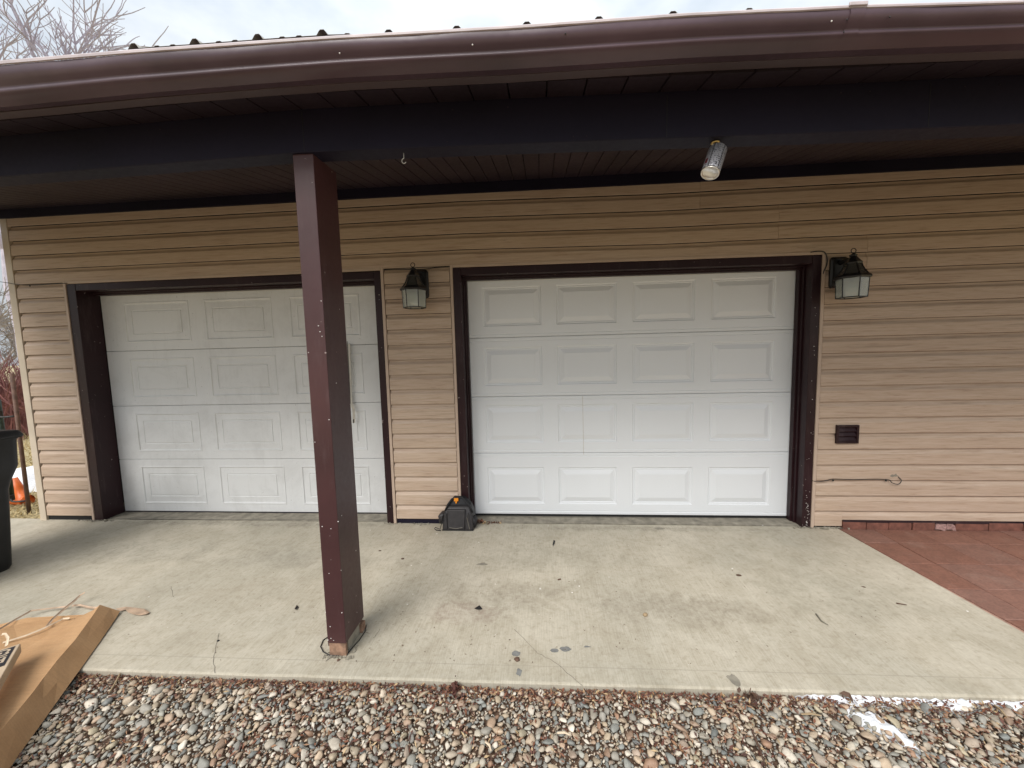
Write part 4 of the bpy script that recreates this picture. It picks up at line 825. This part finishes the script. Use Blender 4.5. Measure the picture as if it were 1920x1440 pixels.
def pebble_mesh(name, pts, shapes, F, label):
    nv = len(shapes[0]); n_ = len(pts); V = np.zeros((n_*nv, 3)); idx = rng.integers(0, len(shapes), n_)
    for i, (x_, y_, z_, r_) in enumerate(pts):
        a_ = rng.uniform(0, 6.283); tx_, ty_ = rng.normal(0, .28, 2); ca, sa = math.cos(a_), math.sin(a_); Rz = np.array([[ca, -sa, 0], [sa, ca, 0], [0, 0, 1]])
        Rx = np.array([[1, 0, 0], [0, math.cos(tx_), -math.sin(tx_)], [0, math.sin(tx_), math.cos(tx_)]]); Ry = np.array([[math.cos(ty_), 0, math.sin(ty_)], [0, 1, 0], [-math.sin(ty_), 0, math.cos(ty_)]])
        V[i*nv:(i+1)*nv] = (shapes[idx[i]]*r_)@(Rz@Rx@Ry).T+np.array([x_, y_, z_])
    FF = (F[None]+(np.arange(n_)*nv)[:, None, None]).reshape(-1, 3)
    me = bpy.data.meshes.new(name); me.vertices.add(len(V)); me.vertices.foreach_set('co', V.ravel().astype(np.float32)); me.loops.add(FF.size); me.loops.foreach_set('vertex_index', FF.ravel().astype(np.int32))
    me.polygons.add(len(FF)); me.polygons.foreach_set('loop_start', np.arange(0, FF.size, 3, dtype=np.int32)); me.polygons.foreach_set('loop_total', np.full(len(FF), 3, dtype=np.int32)); me.polygons.foreach_set('use_smooth', np.ones(len(FF), dtype=bool)); me.update(calc_edges=True)
    me.materials.append(M['pebble']); o = bpy.data.objects.new(name, me); COL.objects.link(o); o['kind'] = 'stuff'; o['label'] = label; o['category'] = 'gravel'; return o
near = (-2.3, 3.0, -2.45, -1.62)
big = pack(near, [(.020, .027, 90, .8, -.032), (.014, .020, 700, .76, -.033), (.0095, .014, 3600, .76, -.035), (.006, .0095, 12000, .74, -.036)], 1)
lrg = [p for p in big if p[3] > .0085]; sml = [p for p in big if p[3] <= .0085]
fill = [(rng.uniform(near[0], near[1]), rng.uniform(near[2], near[3]), -.043+rng.uniform(0, .012), rng.uniform(.003, .0065)) for _ in range(26000)]
fill = [p for p in fill if p[1]+p[3] < slab_front(p[0])]
print('pebbles', len(lrg), len(sml), len(fill))
pebble_mesh('river_gravel', lrg, SH2, IF2, 'mixed rounded river pebbles along the front of the slab')
pebble_mesh('fine_gravel', sml+fill, SH1, IF1, 'small pebbles filling the gaps between the river gravel')
outer = pack((-4.5, 4.5, -4.4, -2.44), [(.015, .024, 900, .8, -.036), (.009, .015, 1800, .8, -.038)], 2)+pack((-4.5, -2.28, -2.46, -1.62), [(.012, .022, 1500, .8, -.036)], 3)+pack((2.98, 4.5, -2.46, -1.62), [(.012, .022, 1500, .8, -.036)], 4)
pebble_mesh('outer_gravel', outer, SH1, IF1, 'gravel around the viewer further from the slab'); print('outer', len(outer))
# leaf litter and wood bits among the pebbles
n_ = 16000; V = []; Fc = []
for i in range(n_):
    x_ = rng.uniform(-2.2, 3.0); e = rng.random(); yy0 = slab_front(x_); y_ = yy0-.004-(rng.exponential(.03) if e < .35 else rng.uniform(0, .75)); 
    if noise.noise((x_*3, y_*3, 5)) < (-.05 if e >= .35 else -.5) : continue
    l_, w_ = rng.uniform(.004, .016), rng.uniform(.0015, .005); a_ = rng.uniform(0, 6.28); z_ = -.030+rng.uniform(-.008, .014); ca, sa = math.cos(a_), math.sin(a_); zt_ = rng.normal(0, .004)
    o_ = len(V); V += [(x_-ca*l_, y_-sa*l_, z_-zt_), (x_-sa*w_, y_+ca*w_, z_+.002), (x_+ca*l_, y_+sa*l_, z_+zt_), (x_+sa*w_, y_-ca*w_, z_-.001)]; Fc.append((o_, o_+1, o_+2, o_+3))
MB().add(V, Fc).build('leaf_litter', 'litter', None, kind='stuff', label='dark red-brown leaf crumbs between the pebbles by the slab', category='leaf litter')
# twigs and yellow wood splinters
for k, (p, q, m_, lb) in enumerate((((225, 1263), (204, 1300), 'tanleaf', 'pale twig in the gravel below the cardboard'), ((1045, 1374), (1069, 1378), 'straplight', 'short pale wood splinter in the gravel'), ((910, 1391), (921, 1408), 'straplight', 'yellow splinter pointing at the lower edge'), ((928, 1408), (950, 1398), 'tanleaf', 'brown splinter beside the yellow one'), ((1502, 1339), (1540, 1342), 'tanleaf', 'orange wood chip near the right gravel edge'), ((1410, 1372), (1436, 1440), 'leaf', 'long thin brown twig at the bottom of the picture'), ((1865, 1322), (1888, 1345), 'tanleaf', 'curved tan twig at the far right of the gravel'))):
    a_, c_ = at(*p, z=-.012), at(*q, z=-.012); dress(MB().tube([a_, (a_+c_)/2+np.array([.004, .003, .003]), c_], [.0035, .0045, .002], 5).build('splinter', m_), lb, 'twig', 'twigs and splinters in the gravel')
v = at(1583, 1303, z=.01); lf = [np.array(at(a_, b_, z=z_)) for a_, b_, z_ in ((1573, 1300, .008), (1582, 1295, .02), (1593, 1299, .015), (1599, 1310, -.012), (1600, 1318, -.02), (1592, 1308, -.0))]
dress(MB().add(lf, [(0, 1, 5), (1, 2, 5), (2, 3, 5), (3, 4, 5)]).build('curled_leaf', 'leaf'), 'curled red-brown leaf leaning on the slab edge by the snow', 'leaf')
v = at(853, 1292, z=-.01); mb = MB()
for k in range(60):
    c_ = v+rng.normal(0, 1, 3)*np.array([.008, .016, .009]); mb.obox(c_, rng.normal(0, .004, 3), rng.normal(0, .003, 3), rng.normal(0, .0015, 3))
dress(mb.build('seed_head', simple('dark_seed_head', (.075, .022, .014), .8)), 'clump of dark red dried seeds against the slab edge', 'seed clump')
v = at(1411, 1305, z=-.01); mb = MB()
for k in range(60):
    c_ = v+rng.normal(0, 1, 3)*np.array([.012, .010, .009]); mb.obox(c_, rng.normal(0, .004, 3), rng.normal(0, .003, 3), rng.normal(0, .0015, 3))
dress(mb.build('seed_head', 'leaf'), 'brown dried seed clump by the slab where the snow begins', 'seed clump')
# snow drifted along the slab edge at right
def snow_sheet(x0_, x1_, y0_, y1_, fn, nx, ny):
    vs = []
    for i in range(nx):
        for j in range(ny):
            x_ = x0_+(x1_-x0_)*i/(nx-1); y_ = y0_+(y1_-y0_)*j/(ny-1); vs.append((x_, y_, fn(x_, y_)))
    fs = [(i*ny+j, (i+1)*ny+j, (i+1)*ny+j+1, i*ny+j+1) for i in range(nx-1) for j in range(ny-1)]
    fs = [f for f in fs if max(vs[q_][2] for q_ in f) > -.049]; return vs, fs
def sn(x_, y_):
    e = slab_front(x_)-y_; q_ = noise.noise((x_*9, y_*9, 1))+.5*noise.noise((x_*22, y_*22, 4))
    m_ = min(1, max(0, (x_-1.72)/.25)); w_ = m_*(.014+.045*max(0, .35+noise.noise((x_*7, 0, 9))))
    h_ = -.052+(.033*min(1, max(0, (w_-e)/.010)) if m_ > 0 else 0)
    d1 = math.hypot((x_-1.97-(y_+1.70)*-.55)/.055, (y_+1.73)/.085); d2 = math.hypot((x_-2.10)/.10, (y_+1.93)/.05)
    for dd in (d1, d2):
        if dd < 1.5: h_ = max(h_, -.052+.031*min(1, max(0, (1.4-dd+.9*noise.noise((x_*26, y_*26, 2)))*1.1)))
    return h_+.015*noise.noise((x_*38, y_*38, 7))+.004*q_ if h_ > -.05 else -.06
vs, fs = snow_sheet(1.6, 3.15, -2.1, -1.60, sn, 190, 90); vs = [(x_, min(y_, slab_front(x_)-.0015), z_) for x_, y_, z_ in vs]
MB().add(vs, fs, True).build('snow_drift', 'snow', None, kind='stuff', label='thin melting snow between pebbles along the right end of the slab edge', category='snow')
# ------------------------------------------------------------------ small things on the slab
def blob(pix, r, mat, name, label, cat, z=.0016, asp=1., group=None, irr=.35, rot=0, thick=0):
    c_ = at(*pix, z=0); n_ = 14; V = []
    for k in range(n_):
        a_ = 2*math.pi*k/n_; rr = r*(1+irr*noise.noise((math.cos(a_)*1.5+pix[0], math.sin(a_)*1.5, pix[1]))); xx = rr*math.cos(a_); yy = rr*math.sin(a_)*asp
        V.append((c_[0]+xx*math.cos(rot)-yy*math.sin(rot), c_[1]+xx*math.sin(rot)+yy*math.cos(rot), z))
    mb = MB()
    if thick: mb.rings([[(p[0], p[1], .0008) for p in V], [(p[0], p[1], z) for p in V], [(c_[0]+(p[0]-c_[0])*.6, c_[1]+(p[1]-c_[1])*.6, z+thick) for p in V]], True)
    else: mb.add(V, [tuple(range(n_))])
    return dress(mb.build(name, mat), label, cat, group)
blob((1040, 1220), .022, 'wet', 'wet_patch', 'left lobe of the shiny grey wet patch near the slab front', 'wet patch', asp=.6); blob((1060, 1217), .028, 'wet', 'wet_patch', 'larger shiny grey wet patch near the slab front', 'wet patch', asp=.6)
blob((1100, 1213), .016, 'wet', 'wet_patch', 'thin grey wet smear right of the larger wet patch', 'wet patch', asp=.35, irr=.8); blob((967, 1226), .021, 'wet', 'wet_patch', 'grey wet patch touching a brown leaf', 'wet patch', asp=.9)
blob((973, 1261), .014, 'wet', 'wet_patch', 'small upright wet patch just above the gravel', 'wet patch', asp=1.6)
blob((1235, 991), .045, M['threshold'], 'stain', 'dark dried stain in front of the new door', 'stain', asp=.45); blob((1375, 1275), .026, 'threshold', 'stain', 'dark stain on the front edge of the slab', 'stain', asp=1.2, irr=.8)
blob((905, 1058), .035, 'threshold', 'stain', 'faint grey stain below the tool bag', 'stain', asp=.45, irr=.9)
blob((970, 1237), .015, 'leaf', 'dry_leaf', 'folded brown leaf beside the wet patch', 'leaf', .004, .8, None, .5, 0, .006)
blob((1385, 1079), .018, 'leaf', 'dry_leaf', 'round brown leaf on the right half of the slab', 'leaf', .003, .6, None, .2, 0, .003)
blob((755, 1048), .012, 'leaf', 'dry_leaf', 'dark oval leaf left of centre on the slab', 'leaf', .003, .7, None, .3, 0, .003)
blob((1049, 1087), .012, 'leaf', 'dry_leaf', 'small brown leaf scrap below the new door', 'leaf', .003, .6, None, .7, .4, .003)
blob((712, 1033), .010, 'leaf', 'dry_leaf', 'tiny leaf right of the post', 'leaf', .003, .5, None, .7, 0, .002); blob((635, 1238), .008, 'leaf', 'dry_leaf', 'crumb of leaf in front of the post foot', 'leaf', .002, 1, None, .4, 0, .003)
blob((915, 983), .014, 'leaf', 'dry_leaf', 'brown leaf scrap right of the tool bag', 'leaf', .003, .5, None, .8, .3, .003)
blob((1210, 1154), .014, 'tanleaf', 'pebble', 'tan pebble lying alone on the slab', 'pebble', .006, .8, None, .25, .2, .008); blob((1620, 1101), .010, 'leaf', 'dry_leaf', 'dark scrap on the slab near the pavers', 'leaf', .002, .5, None, .6, -.5, .002)
blob((409, 1202), .007, 'black', 'pebble', 'tiny dark pebble near the crack on the left', 'pebble', .003, .8, None, .3, 0, .003)
def diamond(pts, mat, name, label, cat, lift=.008):
    V = [np.array(at(a_, b_, z=.003))+np.array([0, 0, lift*(k % 2)]) for k, (a_, b_) in enumerate(pts)]; return dress(MB().add(V, [tuple(range(len(V)))]).build(name, mat), label, cat)
diamond([(889, 1141), (899, 1137), (905, 1142), (896, 1145)], 'blackleaf', 'black_flake', 'flat black flake on the slab near its centre', 'flake')
diamond([(1036, 1021), (1038, 1014), (1041, 1014), (1040, 1019), (1037, 1024)], 'blackleaf', 'black_flake', 'upright black flake below the new door', 'flake')
diamond([(552, 1142), (557, 1136), (560, 1139), (555, 1145)], 'blackleaf', 'black_flake', 'black flake just left of the post', 'flake')
a_, c_, e_ = at(1530, 1151, z=.006), at(1540, 1164, z=.006), at(1553, 1172, z=.006); dress(MB().tube([a_, c_, e_], [.004, .0045, .002], 6).build('twig', 'greyblock'), 'grey twig lying on the right half of the slab', 'twig')
a_, c_ = at(1681, 1131, z=.004), at(1700, 1134, z=.004); dress(MB().tube([a_, c_], [.004, .002], 6).build('twig', 'leaf'), 'short dark twig on the slab near the pavers', 'twig')
chips = [(694, 994), (771, 1060), (877, 1045), (774, 1114), (764, 1133), (1028, 986), (1056, 986), (1078, 1089), (1086, 1099), (1073, 1111), (1142, 1082), (1013, 1104), (1244, 1024), (1373, 1066), (929, 1095), (1430, 985), (1178, 1023), (898, 1017), (819, 1001), (790, 1057), (279, 1119), (1814, 1146), (1668, 994), (1895, 1031)]
chips = [p for p in chips if p[0] < 1660 or p == (1814, 1146)]
V = []; Fc = []
for p in chips+[(random.uniform(200, 1500), random.uniform(1000, 1250)) for _ in range(45)]:
    c_ = at(*p, z=.0025); r_ = random.uniform(.004, .008) if p in chips else random.uniform(.0012, .003); o_ = len(V); k_ = 6; ro = random.random()*6
    V += [(c_[0]+r_*math.cos(ro+1.047*k)*random.uniform(.6, 1.1), c_[1]+r_*.8*math.sin(ro+1.047*k)*random.uniform(.6, 1.1), .0022+random.uniform(0, .0012)) for k in range(6)]; Fc.append(tuple(range(o_, o_+6)))
MB().add(V, Fc).build('paint_flakes', 'chip', None, kind='stuff', label='tiny white paint flakes scattered over the slab', category='flakes')
V = []; Fc = []
for _ in range(420):
    p = (random.uniform(60, 1750), 985+260*random.random()**1.1) if _ < 260 else (random.gauss(850, 110), random.gauss(1205, 25)) if _ < 300 else (random.uniform(200, 1500), random.uniform(966, 985))
    c_ = at(*p, z=.002)
    if c_[0] > 3 or c_[1] < -1.6: continue
    l_ = random.uniform(.0015, .007); a_ = random.uniform(0, 6.28); o_ = len(V)
    V += [(c_[0]+l_*math.cos(a_+q_)*s__, c_[1]+l_*math.sin(a_+q_)*s__, .002+.001*random.random()) for q_, s__ in ((0, 1), (1.57, .4), (3.14, 1), (4.71, .4))]; Fc.append((o_, o_+1, o_+2, o_+3))
MB().add(V, Fc).build('floor_crumbs', 'leaf', None, kind='stuff', label='dark crumbs and leaf bits strewn over the slab', category='crumbs')
# red leaves piled in the corner beside the bag, and along thresholds
mb = MB()
for k in range(70):
    x_ = -.0+random.gauss(.03, .03) if k < 40 else random.uniform(-.03, .25); y_ = .0+abs(random.gauss(0, .02)); mb.obox((x_, y_-.01, .008+random.random()*.02*(k < 40)), rng.normal(0, .006, 3), rng.normal(0, .004, 3), rng.normal(0, .001, 3))
mb.build('corner_leaves', 'litter', None, kind='stuff', label='reddish leaves caught in the corner right of the tool bag', category='leaves')
for pix in ([(243, 974), (400, 975), (500, 974.5), (720, 976)], [(890, 969), (1100, 970.5), (1300, 971), (1475, 972)]):
    ribbon('joint_line', pix, .006, 'crack', parent=slab, jit=.0015, z=.0035, sub=14)
mb = MB()
for x_, n_ in ((-3.72, 14), (-3.60, 20), (-.75, 16), (-.5, 14), (2.8, 18), (2.95, 22), (3.05, 10)):
    for k in range(n_): mb.obox((x_+random.gauss(0, .05), -.022-abs(random.gauss(0, .012)), .004), rng.normal(0, .008, 3)*np.array([1, .5, .4]), rng.normal(0, .005, 3)*np.array([1, 1, .4]), rng.normal(0, .002, 3))
mb.build('rubble_crumbs', 'threshold', None, kind='stuff', label='crumbled mortar and grit along the foot of the wall', category='grit')
